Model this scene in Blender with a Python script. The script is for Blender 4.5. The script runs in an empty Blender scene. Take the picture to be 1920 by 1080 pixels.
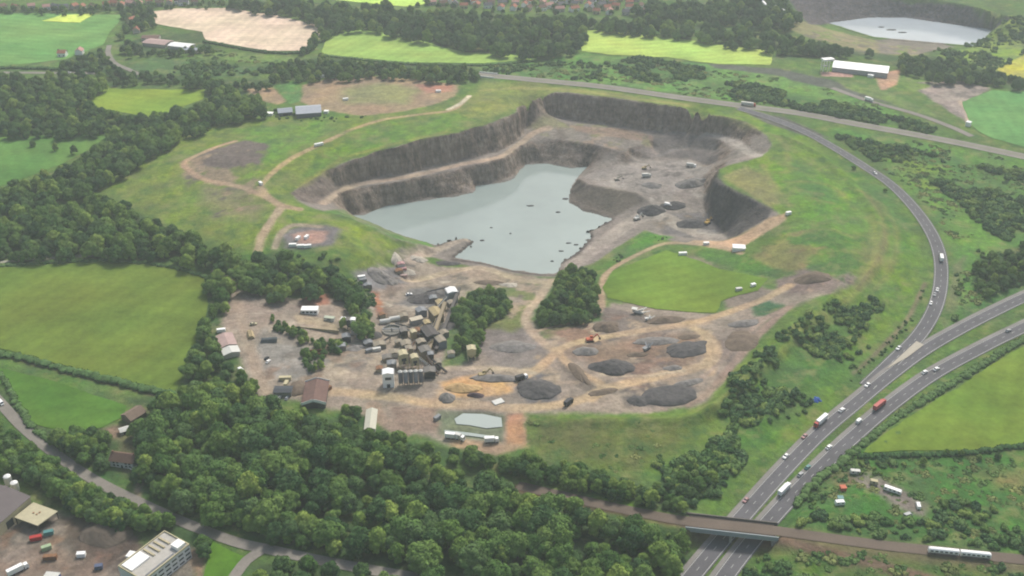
import bpy, bmesh, math, random
import numpy as np
from mathutils import Vector, Matrix
from mathutils.geometry import delaunay_2d_cdt
random.seed(7)
rng = np.random.default_rng(11)
scene = bpy.context.scene
COL = scene.collection

# ------------------------------------------------------------------ camera, sky, sun, exposure
CAMZ = 410.0
PITCH = math.radians(30.0)
FPX = 1973.0
cam_data = bpy.data.cameras.new('camera')
cam = bpy.data.objects.new('camera', cam_data)
COL.objects.link(cam)
cam.location = (0, 0, CAMZ)
cam.rotation_euler = (math.pi / 2 - PITCH, 0, 0)
cam_data.sensor_width = 36.0
cam_data.lens = FPX / 1920 * 36.0
cam_data.clip_start = 1.0
cam_data.clip_end = 30000.0
scene.camera = cam

SUN_EL, SUN_AZ = math.radians(50), math.radians(24)     # azimuth clockwise from +Y
world = bpy.data.worlds.new('World')
scene.world = world
world.use_nodes = True
wn = world.node_tree
wn.nodes.clear()
sky = wn.nodes.new('ShaderNodeTexSky')
sky.sky_type = 'NISHITA'
sky.sun_disc = False
sky.sun_elevation = SUN_EL
sky.sun_rotation = SUN_AZ
sky.air_density = 1.6
sky.dust_density = 5.0
sky.ozone_density = 1.0
bg = wn.nodes.new('ShaderNodeBackground')
bg.inputs['Strength'].default_value = 0.10
wo = wn.nodes.new('ShaderNodeOutputWorld')
wn.links.new(sky.outputs[0], bg.inputs[0])
wn.links.new(bg.outputs[0], wo.inputs[0])

sun_data = bpy.data.lights.new('sun', 'SUN')
sun_data.energy = 2.6
sun_data.angle = math.radians(11)
sun_data.color = (1.0, 0.96, 0.9)
sun = bpy.data.objects.new('sun', sun_data)
COL.objects.link(sun)
sdir = Vector((math.sin(SUN_AZ) * math.cos(SUN_EL), math.cos(SUN_AZ) * math.cos(SUN_EL), math.sin(SUN_EL)))
sun.rotation_euler = sdir.to_track_quat('Z', 'Y').to_euler()
sun.location = (0, 800, 900)

scene.view_settings.view_transform = 'Standard'
scene.view_settings.look = 'None'
scene.view_settings.gamma = 1.0
scene.view_settings.exposure = 0.36
scene.cycles.filter_width = 2.0
scene.cycles.max_bounces = 6
scene.cycles.diffuse_bounces = 3
scene.cycles.volume_bounces = 1

# ------------------------------------------------------------------ small helpers
def C(r, g, b, k=0.72):
    """an sRGB tone to a linear base colour"""
    out = []
    for v in (r, g, b):
        v /= 255.0
        out.append((v / 12.92 if v <= 0.04045 else ((v + 0.055) / 1.055) ** 2.4) * k)
    return tuple(out)

def ray(px, py):
    u = (px - 960.0) / FPX
    v = (540.0 - py) / FPX
    cp, sp = math.cos(PITCH), math.sin(PITCH)
    return (u, cp + v * sp, -sp + v * cp)

def plane(px, py, z):
    d = ray(px, py)
    t = (z - CAMZ) / d[2]
    return (d[0] * t, d[1] * t)

_lat = {}
def vnoise(x, y, scale, seed=0):
    """smooth value noise -1..1"""
    if seed not in _lat:
        _lat[seed] = np.random.default_rng(seed + 100).uniform(-1, 1, (256, 256))
    L = _lat[seed]
    fx, fy = np.asarray(x) / scale, np.asarray(y) / scale
    ix, iy = np.floor(fx).astype(int), np.floor(fy).astype(int)
    tx, ty = fx - ix, fy - iy
    tx, ty = tx * tx * (3 - 2 * tx), ty * ty * (3 - 2 * ty)
    a = L[ix & 255, iy & 255]; b = L[(ix + 1) & 255, iy & 255]
    c = L[ix & 255, (iy + 1) & 255]; d = L[(ix + 1) & 255, (iy + 1) & 255]
    return (a * (1 - tx) + b * tx) * (1 - ty) + (c * (1 - tx) + d * tx) * ty

def fbm(x, y, scale, seed=0, octv=4, gain=0.55):
    s, a, tot = 0, 1.0, 0
    for i in range(octv):
        s = s + a * vnoise(x, y, scale / 2 ** i, seed + i)
        tot += a
        a *= gain
    return s / tot

# ------------------------------------------------------------------ terrain heights from levelled lines
CELL = 2.0
X0, X1, Y0, Y1 = -860.0, 860.0, 340.0, 1740.0
NX = int((X1 - X0) / CELL) + 1
NY = int((Y1 - Y0) / CELL) + 1
WATER = -34.0
RIM = [(545,362,3),(570,345,3),(605,325,4),(640,307,5.5),(690,290,9),(740,276,12),(787,263,13),(840,253,13),(900,237,13),
       (935,225,13),(965,212,12),(973,200,12),(1000,185,12),(1043,172,12),(1090,175,12),(1133,181,12),(1200,190,12),(1273,200,12),
       (1300,206,12),(1347,214,11),(1400,228,11),(1440,254,10),(1447,268,9),(1440,284,8),(1418,296,7),(1366,309,4),(1343,318,2),
       (1335,338,2),(1366,350,4),(1407,372,6),(1447,391,6),(1462,402,5),(1438,414,2),(1400,434,-8),(1382,443,-14),(1355,452,-20),(1320,450,-24),(1285,446,-27)]
SHORE = [(655,402),(680,404),(720,387),(770,380),(815,373),(857,368),(888,361),(893,348),(945,342),(962,335),(984,308),(1028,307),
         (1068,315),(1101,313),(1080,334),(1068,362),(1068,380),(1095,396),(1150,410),(1133,421),(1103,435),(1109,446),(1081,476),
         (1056,490),(1044,513),(1016,514),(960,506),(907,493),(850,483),(887,454),(872,447),(817,460),(750,440),(690,415)]
LINES = [
 RIM,
 # toe of the upper face, then the ramp on the right
 [(585,376,-4),(602,371,-8),(640,350,-12),(675,337,-13),(720,330,-13.5),(770,321,-14),(820,310,-14),(870,298,-14),(907,292,-14),(945,280,-14),(970,260,-14),
  (986,240,-14),(992,222,-14),(1040,221,-14),(1107,229,-14),(1180,239,-14),(1240,247,-14),(1290,248,-13),(1300,243,-12),(1340,250,-8),(1385,262,-3),(1405,277,0),(1428,288,4)],
 # outer edge of the bench
 [(590,383,-5),(608,382,-9),(640,362,-13),(675,350,-13.5),(720,344,-14),(770,335,-14),(820,325,-14),(870,312,-14),(907,307,-14),(945,298,-14),(984,270,-14),
  (1000,259,-14),(1013,257,-14),(1060,263,-14),(1110,271,-14),(1173,284,-15),(1186,278,-15),(1224,262,-15)],
 [(1226,276,-22),(1236,291,-23),(1258,283,-21),(1298,277,-20),(1345,284,-17)],
 [(1307,257,-13),(1339,258,-9),(1366,272,-5),(1393,288,1),(1361,303,1)],
 [(1180,293,-23),(1231,300,-24),(1298,299,-24),(1335,314,-22)],
 # water edge
 [(a, b, WATER - 0.2) for a, b in SHORE] + [(655,402,WATER - .2)],
 # crest of the grass bank in front of the water, left
 [(545,364,3),(560,377,3),(585,390,2),(606,396,0),(632,400,-1),(655,408,-2),(690,423,-6),(740,446,-14),(800,462,-26),(818,468,-31)],
 # jetty and front shore
 [(800,480,-34),(840,463,-35),(872,452,-35.5),(880,455,-35.5),(858,472,-35.5),(835,484,-35)],
 [(845,490,-35),(907,499,-35.5),(960,512,-35.5),(1016,519,-35),(1042,519,-34)],
 # tip platform and its edge
 [(1083,336,-24),(1100,344,-22),(1122,351,-21),(1160,357,-21),(1196,362,-21),(1212,374,-23)],
 [(1112,319,-27),(1150,310,-24),(1190,305,-24)],
 [(1180,330,-22),(1240,320,-23),(1300,325,-22)],
 # ramp along the water
 [(1080,494,-33),(1140,450,-34),(1180,420,-33),(1215,405,-31),(1240,390,-27),(1250,370,-25),(1265,350,-23)],
 [(1150,455,-32),(1190,428,-31),(1230,425,-30),(1280,432,-29),(1335,438,-28)],
 # toe of the dark dig
 [(1318,345,-22),(1318,372,-23),(1325,398,-25),(1345,420,-27),(1362,440,-27)],
 # front yard
 [(770,528,-32),(870,506,-34),(960,522,-33),(1010,532,-31)],
 [(700,560,-20),(760,562,-24),(850,560,-26),(900,562,-24),(1000,562,-24),(1050,555,-23)],
 [(640,600,-5),(700,640,-8),(800,645,-8),(900,645,-8),(1000,650,-6),(1100,645,-5)],
 [(1060,500,-30),(1125,540,-20),(1180,490,-22),(1250,456,-22),(1268,452,-22)],
 [(1130,570,-12),(1250,540,-12),(1350,580,-6),(1340,500,-12),(1440,520,-4)],
 [(560,690,0),(740,725,0),(900,745,0),(1100,700,-2),(1300,685,0),(1400,610,0),(1480,560,2)],
 [(980,775,0),(1150,775,0),(1300,770,0),(1360,700,1),(1450,610,3)],
 # left hill
 [(600,404,3),(640,440,3),(690,480,-4),(735,500,-22)],
 [(640,485,2),(600,470,3),(560,450,5),(520,440,6)],
 [(680,500,-8),(720,530,-20)],
 [(490,352,9),(540,300,9),(600,268,12),(660,242,12),(720,224,12),(800,214,12),(860,205,12),(950,180,11)],
 [(490,352,9),(530,385,6),(510,415,8),(485,470,4)],
 [(345,300,8),(420,290,10),(480,300,11)],
 [(200,345,1),(320,260,2),(420,215,3),(520,190,4)],
 [(300,400,2),(400,440,3),(470,480,3)],
 # right hill
 [(1470,300,8),(1530,350,9),(1560,420,9),(1600,500,9),(1560,555,9),(1500,602,8),(1400,700,7),(1340,765,5),(1270,790,3),(1100,785,2)],
 [(1480,440,4),(1500,500,3)],
 # flat land
 [(-60,500,0),(180,486,0),(395,517,0),(345,690,0),(200,710,0),(-60,660,0)],
 [(-60,350,0),(150,290,0),(300,200,0),(-60,160,0)],
 [(-60,20,0),(300,100,1),(600,100,3),(1000,110,5),(1440,120,5)],
 [(430,530,0),(500,620,0),(480,740,0),(330,740,0)],
 [(-60,900,-1),(250,1000,-1),(600,1110,-1)],
 [(400,800,0),(700,880,0),(900,960,-1),(1150,1060,-2)],
 [(1250,860,0),(1350,780,1),(1600,560,2),(1690,480,3),(1640,380,4)],
 [(1480,960,2),(1700,940,1),(1960,900,1)],
 [(1660,830,1),(1960,640,1)],
 [(1850,350,1),(1800,480,1),(1960,420,1)],
 [(1850,240,2),(1960,200,2)],
 # far quarry
 [(1480,-6,5),(1600,-14,5),(1747,-3,5),(1813,9,5),(1905,32,5),(1880,50,0)],
 [(1553,43,-20.6),(1630,33,-20.6),(1697,33,-20.6),(1780,45,-20.6),(1863,56,-20.6),(1827,87,-20.6),(1747,80,-20.6),(1640,70,-20.6),(1553,43,-20.6)],
 [(1540,50,-16),(1640,78,-17),(1740,88,-15),(1790,100,-5)],
 [(1480,40,2),(1600,100,2),(1700,150,2)],
]
# roads: (name, label-ish, half width m, [(px, py, z)], lanes)
ROADS = {
 'main':   (7.5, [(895,140,9),(1000,150,9),(1130,163,8),(1280,184,7),(1400,200,6),(1500,213,5),(1600,232,4),(1700,250,3),(1800,269,2),(1920,294,2),(1990,310,2)]),
 'minor':  (4.0, [(1560,165,6),(1627,189,5),(1713,213,4),(1780,237,3),(1822,256,3)]),
 'slip':   (5.6, [(1385,203,6.2),(1440,220,6),(1500,243,6),(1560,275,5),(1620,312,4),(1670,346,3),(1712,388,3),(1745,435,2),(1762,480,1),(1764,530,0),(1752,580,0),(1722,630,-1.6),(1672,680,-2),(1625,725,-2.2)]),
 'west':   (6.2, [(1985,528,1),(1920,556,0),(1830,600,-1),(1740,650,-2),(1670,700,-2),(1600,757,-2.5),(1535,812,-3),(1468,880,-3.6),(1405,950,-4.3),(1340,1025,-4.6),(1290,1085,-4.6),(1250,1135,-4.6)]),
 'east':   (6.2, [(1985,580,1),(1920,612,0),(1850,646,-1),(1750,700,-2),(1670,757,-2),(1600,816,-2.5),(1540,872,-3),(1480,932,-3.6),(1425,993,-4.3),(1380,1048,-4.6),(1345,1095,-4.6),(1305,1145,-4.6)]),
 'lane':   (3.5, [(-60,690,0),(0,755,0),(45,803,0),(110,856,0),(180,902,0),(260,942,0),(350,982,-.5),(440,1016,-1),(500,1030,-1),(620,1055,-1),(760,1080,-1),(900,1100,-1)]),
 'branch': (3.2, [(492,1032,-1),(462,1052,-1),(430,1095,-1)]),
 'farm':   (3.2, [(205,85,1),(203,100,1),(215,118,1),(240,130,1),(262,140,1)]),
 'north':  (3.6, [(-40,136,0),(90,137,0),(190,138,0)]),
}
RAIL = [(900,893,-3),(960,908,-3),(1090,938,-1),(1200,962,1),(1290,978,3),(1440,994,3),(1640,1021,3),(1780,1036,3),(1920,1050,3),(2010,1060,3)]
for k, (hw, pts) in ROADS.items():
    LINES.append(pts)
LINES.append(RAIL[:5])
LINES.append([(1470,998,3)] + RAIL[6:])

# the ground by the lake lies only a little above the water
LINES = [[(p, q, z if z > -26 or abs(z - (WATER - .2)) < .01 else -26 + (z + 26) * .6) for p, q, z in ln] for ln in LINES]
samples = []
for ln in LINES:
    P = [(*plane(a, b, z), z) for a, b, z in ln]
    for p, q in zip(P[:-1], P[1:]):
        n = max(1, int(math.dist(p[:2], q[:2]) / 1.2))
        for i in range(n + 1):
            t = i / n
            samples.append((p[0] + (q[0] - p[0]) * t, p[1] + (q[1] - p[1]) * t, p[2] + (q[2] - p[2]) * t))
S = np.array(samples)
H = None
for lev, iters in ((16, 500), (8, 200), (4, 120), (2, 80), (1, 50)):
    c = CELL * lev
    nx, ny = int((X1 - X0) / c) + 1, int((Y1 - Y0) / c) + 1
    ix = np.clip(np.rint((S[:, 0] - X0) / c).astype(int), 0, nx - 1)
    iy = np.clip(np.rint((S[:, 1] - Y0) / c).astype(int), 0, ny - 1)
    ok = (S[:, 0] > X0) & (S[:, 0] < X1) & (S[:, 1] > Y0) & (S[:, 1] < Y1)
    num = np.zeros((nx, ny)); den = np.zeros((nx, ny))
    np.add.at(num, (ix[ok], iy[ok]), S[ok, 2]); np.add.at(den, (ix[ok], iy[ok]), 1)
    mk = den > 0
    val = num[mk] / den[mk]
    if H is None:
        Z = np.zeros((nx, ny))
    else:
        gx = np.linspace(0, H.shape[0] - 1, nx); gy = np.linspace(0, H.shape[1] - 1, ny)
        i0 = np.minimum(gx.astype(int), H.shape[0] - 2); j0 = np.minimum(gy.astype(int), H.shape[1] - 2)
        tx = (gx - i0)[:, None]; ty = (gy - j0)[None, :]
        A = H[np.ix_(i0, j0)]; B = H[np.ix_(i0 + 1, j0)]; D = H[np.ix_(i0, j0 + 1)]; E = H[np.ix_(i0 + 1, j0 + 1)]
        Z = (A * (1 - tx) + B * tx) * (1 - ty) + (D * (1 - tx) + E * tx) * ty
    Z[mk] = val
    for _ in range(iters):
        Pd = np.pad(Z, 1, mode='edge')
        Z = 0.25 * (Pd[2:, 1:-1] + Pd[:-2, 1:-1] + Pd[1:-1, 2:] + Pd[1:-1, :-2])
        Z[mk] = val
    H = Z
GX = X0 + np.arange(NX) * CELL
GY = Y0 + np.arange(NY) * CELL
MX, MY = np.meshgrid(GX, GY, indexing='ij')

def bil(A, x, y):
    fx = np.clip((np.asarray(x, float) - X0) / CELL, 0, NX - 1.001)
    fy = np.clip((np.asarray(y, float) - Y0) / CELL, 0, NY - 1.001)
    i, j = fx.astype(int), fy.astype(int)
    tx, ty = fx - i, fy - j
    return (A[i, j] * (1 - tx) + A[i + 1, j] * tx) * (1 - ty) + (A[i, j + 1] * (1 - tx) + A[i + 1, j + 1] * tx) * ty

# crags: warp the ground plan where it is steep
gx_, gy_ = np.gradient(H, CELL)
slope0 = np.sqrt(gx_ ** 2 + gy_ ** 2)
sm = slope0.copy()
for _ in range(6):
    Pd = np.pad(sm, 1, mode='edge')
    sm = np.maximum(sm, 0.25 * (Pd[2:, 1:-1] + Pd[:-2, 1:-1] + Pd[1:-1, 2:] + Pd[1:-1, :-2]))
steep = np.clip((sm - 0.45) / 0.6, 0, 1)
wx = (fbm(MX, MY, 22, 3, 3) * 3.6 + vnoise(MX, MY, 7, 14) * 1.5) * steep
wy = (fbm(MX, MY, 22, 9, 3) * 3.6 + vnoise(MX, MY, 7, 17) * 1.5) * steep
H = bil(H, MX + wx, MY + wy)
H = H + fbm(MX, MY, 260, 20, 3) * 0.8 + steep * fbm(MX, MY, 9, 30, 3) * 1.1 + fbm(MX, MY, 30, 40, 3) * 0.25

def seg_dist(x, y, P):
    """distance and nearest z to a polyline P of (x, y, z)"""
    best = np.full(x.shape, 1e9); zz = np.zeros(x.shape)
    for p, q in zip(P[:-1], P[1:]):
        dx, dy = q[0] - p[0], q[1] - p[1]
        t = np.clip(((x - p[0]) * dx + (y - p[1]) * dy) / (dx * dx + dy * dy + 1e-9), 0, 1)
        d = np.hypot(x - p[0] - t * dx, y - p[1] - t * dy)
        m = d < best
        best[m] = d[m]
        zz[m] = (p[2] + t * (q[2] - p[2]))[m]
    return best, zz

def smooth_line(P, step=4.0):
    """Catmull-Rom through the 3D points, resampled"""
    P = [np.array(p, float) for p in P]
    Q = [2 * P[0] - P[1]] + P + [2 * P[-1] - P[-2]]
    out = []
    for i in range(1, len(Q) - 2):
        n = max(2, int(np.linalg.norm(Q[i + 1] - Q[i]) / step))
        for k in range(n):
            t = k / n
            a, b, c, d = Q[i - 1], Q[i], Q[i + 1], Q[i + 2]
            out.append(0.5 * (2 * b + (c - a) * t + (2 * a - 5 * b + 4 * c - d) * t * t + (3 * b - a - 3 * c + d) * t ** 3))
    out.append(P[-1])
    return out

ROADLINE = {}
for k, (hw, pts) in ROADS.items():
    ROADLINE[k] = smooth_line([(*plane(a, b, z), z) for a, b, z in pts])
RAILLINE = smooth_line([(*plane(a, b, z), z) for a, b, z in RAIL])
def stamp(P, hw, blend, skip=None):
    xs = [p[0] for p in P]; ys = [p[1] for p in P]
    m = (MX > min(xs) - 25) & (MX < max(xs) + 25) & (MY > min(ys) - 25) & (MY < max(ys) + 25)
    if skip is not None: m &= ~skip
    d, z = seg_dist(MX[m], MY[m], P)
    w = np.clip(1 - (d - hw) / blend, 0, 1)
    w = w * w * (3 - 2 * w)
    H[m] = H[m] * (1 - w) + z * w
dW, _ = seg_dist(MX, MY, ROADLINE['west']); dE, _ = seg_dist(MX, MY, ROADLINE['east'])
near_mway = (np.minimum(dW, dE) < 13)
stamp(RAILLINE, 5.5, 9, near_mway)
for k in ('north', 'farm', 'branch', 'lane', 'minor', 'main', 'slip'):
    stamp(ROADLINE[k], ROADS[k][0] + 2.0, 8)
stamp(ROADLINE['west'], 8.5, 7); stamp(ROADLINE['east'], 8.5, 7)

# terraced bank that follows the slip road, and the rim banks
for ln, hgt, wid in (([(1330,772),(1420,700),(1520,612),(1600,552),(1645,480),(1645,415),(1600,350),(1530,290),(1470,262)], 2.6, 5.0), ([(1420,790),(1540,680),(1640,590),(1690,510),(1690,440),(1650,380)], 1.8, 4.0),
                    ([(1655,560),(1672,480),(1668,420),(1630,365)], 1.6, 3.0), ([(980,782),(1150,783),(1290,782),(1340,765)], 1.6, 4.0), ([(360,262),(450,225),(540,205)], 2.0, 4.0)):
    P = smooth_line([(*plane(p_, q_, 5.0), 0) for p_, q_ in ln], 6)
    m = np.zeros_like(H, bool); xs_ = [p_[0] for p_ in P]; ys_ = [p_[1] for p_ in P]
    m[(MX > min(xs_) - 20) & (MX < max(xs_) + 20) & (MY > min(ys_) - 20) & (MY < max(ys_) + 20)] = True
    dd, _ = seg_dist(MX[m], MY[m], P)
    H[m] += hgt * np.exp(-(dd / wid) ** 2)

def hz(x, y):
    return bil(H, x, y)

_ts = np.arange(430, 2600, 2.0)
def at(px, py, lift=0.0):
    """where the sight line of a point in the photograph meets the ground (or a level `lift` above it)"""
    d = np.array(ray(px, py)); d /= np.linalg.norm(d)
    x, y, z = d[0] * _ts, d[1] * _ts, CAMZ + d[2] * _ts
    g = hz(x, y) + lift - z
    k = np.argmax(g > 0)
    if g[k] <= 0: k = len(_ts) - 1
    a, b = _ts[max(k - 1, 0)], _ts[k]
    for _ in range(12):
        m = 0.5 * (a + b)
        if hz(d[0] * m, d[1] * m) + lift > CAMZ + d[2] * m: b = m
        else: a = m
    return Vector((d[0] * b, d[1] * b, float(hz(d[0] * b, d[1] * b))))

def wpoly(pts, lift=0.0):
    return [tuple(at(a, b, lift)[:2]) for a, b in pts]

def sdf(x, y, P):
    """signed distance to a closed world polygon, inside negative"""
    best = np.full(x.shape, 1e12); inside = np.zeros(x.shape, bool)
    for i in range(len(P)):
        p, q = P[i], P[(i + 1) % len(P)]
        dx, dy = q[0] - p[0], q[1] - p[1]
        t = np.clip(((x - p[0]) * dx + (y - p[1]) * dy) / (dx * dx + dy * dy + 1e-9), 0, 1)
        best = np.minimum(best, (x - p[0] - t * dx) ** 2 + (y - p[1] - t * dy) ** 2)
        c = (p[1] > y) != (q[1] > y)
        if dy != 0:
            inside ^= c & (x < dx * (y - p[1]) / dy + p[0])
    return np.where(inside, -1, 1) * np.sqrt(best)

# ------------------------------------------------------------------ materials
MATS = {}
def nmat(name):
    m = bpy.data.materials.new(name); m.use_nodes = True
    b = m.node_tree.nodes['Principled BSDF']
    b.inputs['Specular IOR Level'].default_value = 0.2
    MATS[name] = m
    return m, m.node_tree, b

def noise_node(nt, scale, detail=4, rough=0.6, vec=None):
    n = nt.nodes.new('ShaderNodeTexNoise')
    n.inputs['Scale'].default_value = scale
    n.inputs['Detail'].default_value = detail
    n.inputs['Roughness'].default_value = rough
    if vec is None:
        g = nt.nodes.new('ShaderNodeNewGeometry'); vec = g.outputs['Position']
    nt.links.new(vec, n.inputs['Vector'])
    return n

def ramp(nt, fac, lo, hi, a, b):
    r = nt.nodes.new('ShaderNodeMapRange')
    r.inputs['From Min'].default_value = lo; r.inputs['From Max'].default_value = hi
    r.inputs['To Min'].default_value = a; r.inputs['To Max'].default_value = b
    nt.links.new(fac, r.inputs['Value'])
    return r.outputs['Result']

def mul(nt, col, fac):
    v = nt.nodes.new('ShaderNodeVectorMath'); v.operation = 'SCALE'
    nt.links.new(col, v.inputs[0]); nt.links.new(fac, v.inputs['Scale'])
    return v.outputs[0]

def mixc(nt, fac, a, b):
    m = nt.nodes.new('ShaderNodeMix'); m.data_type = 'RGBA'
    if isinstance(fac, float): m.inputs[0].default_value = fac
    else: nt.links.new(fac, m.inputs[0])
    for s, v in ((6, a), (7, b)):
        if isinstance(v, tuple): m.inputs[s].default_value = (*v, 1)
        else: nt.links.new(v, m.inputs[s])
    return m.outputs[2]

def plain(name, col, rough=0.8, vary=0.18, scale=0.6, spec=0.2, metal=0.0):
    """one colour with mottled wear, in world metres"""
    if name in MATS: return MATS[name]
    m, nt, b = nmat(name)
    n = noise_node(nt, scale, 5, 0.65)
    rgb = nt.nodes.new('ShaderNodeRGB'); rgb.outputs[0].default_value = (*col, 1)
    out = mul(nt, rgb.outputs[0], ramp(nt, n.outputs[0], 0.25, 0.75, 1 - vary, 1 + vary))
    nt.links.new(out, b.inputs['Base Color'])
    b.inputs['Roughness'].default_value = rough
    b.inputs['Specular IOR Level'].default_value = spec
    b.inputs['Metallic'].default_value = metal
    return m

# ground: land cover colours are stored per point, the nodes give the grain
def ground_material():
    m, nt, b = nmat('land')
    at_ = nt.nodes.new('ShaderNodeAttribute'); at_.attribute_name = 'cover'
    rk = nt.nodes.new('ShaderNodeAttribute'); rk.attribute_name = 'rock'
    n1 = noise_node(nt, 0.035, 5, 0.62)
    n2 = noise_node(nt, 0.32, 5, 0.7)
    nm = noise_node(nt, 0.11, 6, 0.68)
    f1 = ramp(nt, n1.outputs[0], 0.32, 0.68, 0.80, 1.20)
    f2 = ramp(nt, n2.outputs[0], 0.32, 0.68, 0.78, 1.22)
    fm = ramp(nt, nm.outputs[0], 0.34, 0.66, 0.78, 1.22)
    c = mul(nt, mul(nt, mul(nt, at_.outputs['Color'], f1), f2), fm)
    tf = nt.nodes.new('ShaderNodeAttribute'); tf.attribute_name = 'turf'
    nb = noise_node(nt, 0.075, 6, 0.7)
    bl = nt.nodes.new('ShaderNodeMath'); bl.operation = 'MULTIPLY'
    nt.links.new(ramp(nt, nb.outputs[0], 0.48, 0.64, 0.0, 0.75), bl.inputs[0]); nt.links.new(tf.outputs['Fac'], bl.inputs[1])
    c = mixc(nt, bl.outputs[0], c, C(74, 112, 66))
    nd = noise_node(nt, 0.05, 6, 0.7)
    bd = nt.nodes.new('ShaderNodeMath'); bd.operation = 'MULTIPLY'
    nt.links.new(ramp(nt, nd.outputs[0], 0.52, 0.66, 0.0, 0.6), bd.inputs[0]); nt.links.new(tf.outputs['Fac'], bd.inputs[1])
    c = mixc(nt, bd.outputs[0], c, C(150, 152, 104))
    # a drier tint drifting through the turf
    n3 = noise_node(nt, 0.018, 4, 0.6)
    hs = nt.nodes.new('ShaderNodeHueSaturation')
    nt.links.new(ramp(nt, n3.outputs[0], 0.3, 0.7, 0.470, 0.504), hs.inputs['Hue'])
    nt.links.new(ramp(nt, n1.outputs[0], 0.3, 0.7, 0.92, 1.2), hs.inputs['Saturation'])
    nt.links.new(c, hs.inputs['Color'])
    # rock: upright joints and blocks
    g = nt.nodes.new('ShaderNodeNewGeometry')
    mp = nt.nodes.new('ShaderNodeMapping'); mp.inputs['Scale'].default_value = (0.32, 0.32, 0.06)
    nt.links.new(g.outputs['Position'], mp.inputs['Vector'])
    nr = noise_node(nt, 1.0, 6, 0.72, mp.outputs[0])
    mp2 = nt.nodes.new('ShaderNodeMapping'); mp2.inputs['Scale'].default_value = (0.05, 0.05, 0.22)
    nt.links.new(g.outputs['Position'], mp2.inputs['Vector'])
    ns = noise_node(nt, 1.0, 4, 0.6, mp2.outputs[0])
    rc = mul(nt, mul(nt, at_.outputs['Color'], ramp(nt, nr.outputs[0], 0.34, 0.66, 0.5, 1.5)), ramp(nt, ns.outputs[0], 0.32, 0.68, 0.72, 1.28))
    mp3 = nt.nodes.new('ShaderNodeMapping'); mp3.inputs['Scale'].default_value = (0.11, 0.11, 0.015)
    nt.links.new(g.outputs['Position'], mp3.inputs['Vector'])
    nv = noise_node(nt, 1.0, 3, 0.6, mp3.outputs[0])
    rc = mul(nt, rc, ramp(nt, nv.outputs[0], 0.35, 0.65, 0.72, 1.28))
    rc = mixc(nt, ramp(nt, n2.outputs[0], 0.45, 0.75, 0.0, 0.55), rc, C(162, 138, 114))
    out = mixc(nt, rk.outputs['Fac'], hs.outputs[0], rc)
    nt.links.new(out, b.inputs['Base Color'])
    b.inputs['Roughness'].default_value = 0.95
    b.inputs['Specular IOR Level'].default_value = 0.05
    bp = nt.nodes.new('ShaderNodeBump'); bp.inputs['Strength'].default_value = 0.8; bp.inputs['Distance'].default_value = 1.2
    nt.links.new(n2.outputs[0], bp.inputs['Height'])
    bp2 = nt.nodes.new('ShaderNodeBump'); bp2.inputs['Distance'].default_value = 1.5
    nt.links.new(rk.outputs['Fac'], bp2.inputs['Strength'])
    nt.links.new(nr.outputs[0], bp2.inputs['Height']); nt.links.new(bp.outputs[0], bp2.inputs['Normal'])
    nt.links.new(bp2.outputs[0], b.inputs['Normal'])
    return m
LAND = ground_material()

# ------------------------------------------------------------------ land cover
cov = np.zeros((NX, NY, 3))
rock = np.zeros((NX, NY))
tag = np.zeros((NX, NY), np.int8)                 # 0 ground 1 quarry face 2 quarry floor 3 track 4 yard
nA = fbm(MX, MY, 90, 50, 4)[..., None]
nB = fbm(MX, MY, 18, 60, 4)[..., None]
base = np.array(C(98, 128, 72))
cov[:] = base * (1 + 0.25 * nA + 0.15 * nB)

def lay(mask, sel, col, tg=None, thr=0.5, rk=None):
    m = mask[..., None]
    cov[sel] = cov[sel] * (1 - m) + np.array(col) * m
    if tg is not None:
        t = tag[sel]; t[mask > thr] = tg; tag[sel] = t
    if rk is not None:
        rock[sel] = rock[sel] * (1 - mask) + rk * mask

def box_sel(P, pad):
    xs = [p[0] for p in P]; ys = [p[1] for p in P]
    i0 = max(0, int((min(xs) - pad - X0) / CELL)); i1 = min(NX, int((max(xs) + pad - X0) / CELL) + 2)
    j0 = max(0, int((min(ys) - pad - Y0) / CELL)); j1 = min(NY, int((max(ys) + pad - Y0) / CELL) + 2)
    return (slice(i0, i1), slice(j0, j1))

def paint(pts, col, soft=4.0, wob=4.0, tg=None, amount=1.0, k=0.72, rk=None, seed=70):
    if soft <= 6: soft *= 0.55
    P = wpoly(pts)
    s = box_sel(P, soft + wob + 3)
    if s[0].start >= s[0].stop or s[1].start >= s[1].stop: return
    x, y = MX[s], MY[s]
    d = sdf(x, y, P) + wob * fbm(x, y, 16, seed, 4, 0.7)
    lay(np.clip(0.5 - d / (2 * soft), 0, 1) * amount, s, C(*col, k=k), tg, 0.5, rk)

def trace(pts, hw, col, soft=1.1, tg=3, wob=0.8, amount=1.0, k=0.72):
    P = smooth_line([tuple(at(a, b)) for a, b in pts], 6)
    s = box_sel(P, hw + soft + 4)
    x, y = MX[s], MY[s]
    d, _ = seg_dist(x, y, P)
    d = d - hw + wob * fbm(x, y, 12, 75, 2)
    lay(np.clip(0.5 - d / (2 * soft), 0, 1) * amount, s, C(*col, k=k), tg, 0.5, 0.0)

def speckle(pts, cols, scale, lo, seed, tg=None, k=0.72):
    """broken patches of other ground inside a polygon"""
    P = wpoly(pts)
    s = box_sel(P, 3)
    x, y = MX[s], MY[s]
    ins = np.clip(0.5 - sdf(x, y, P) / 6.0, 0, 1)
    for i, c in enumerate(cols):
        f = fbm(x, y, scale, seed + 5 * i, 4, 0.7)
        lay(np.clip((f - lo) / 0.16, 0, 1) * ins * .85, s, C(*c, k=k))
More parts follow.
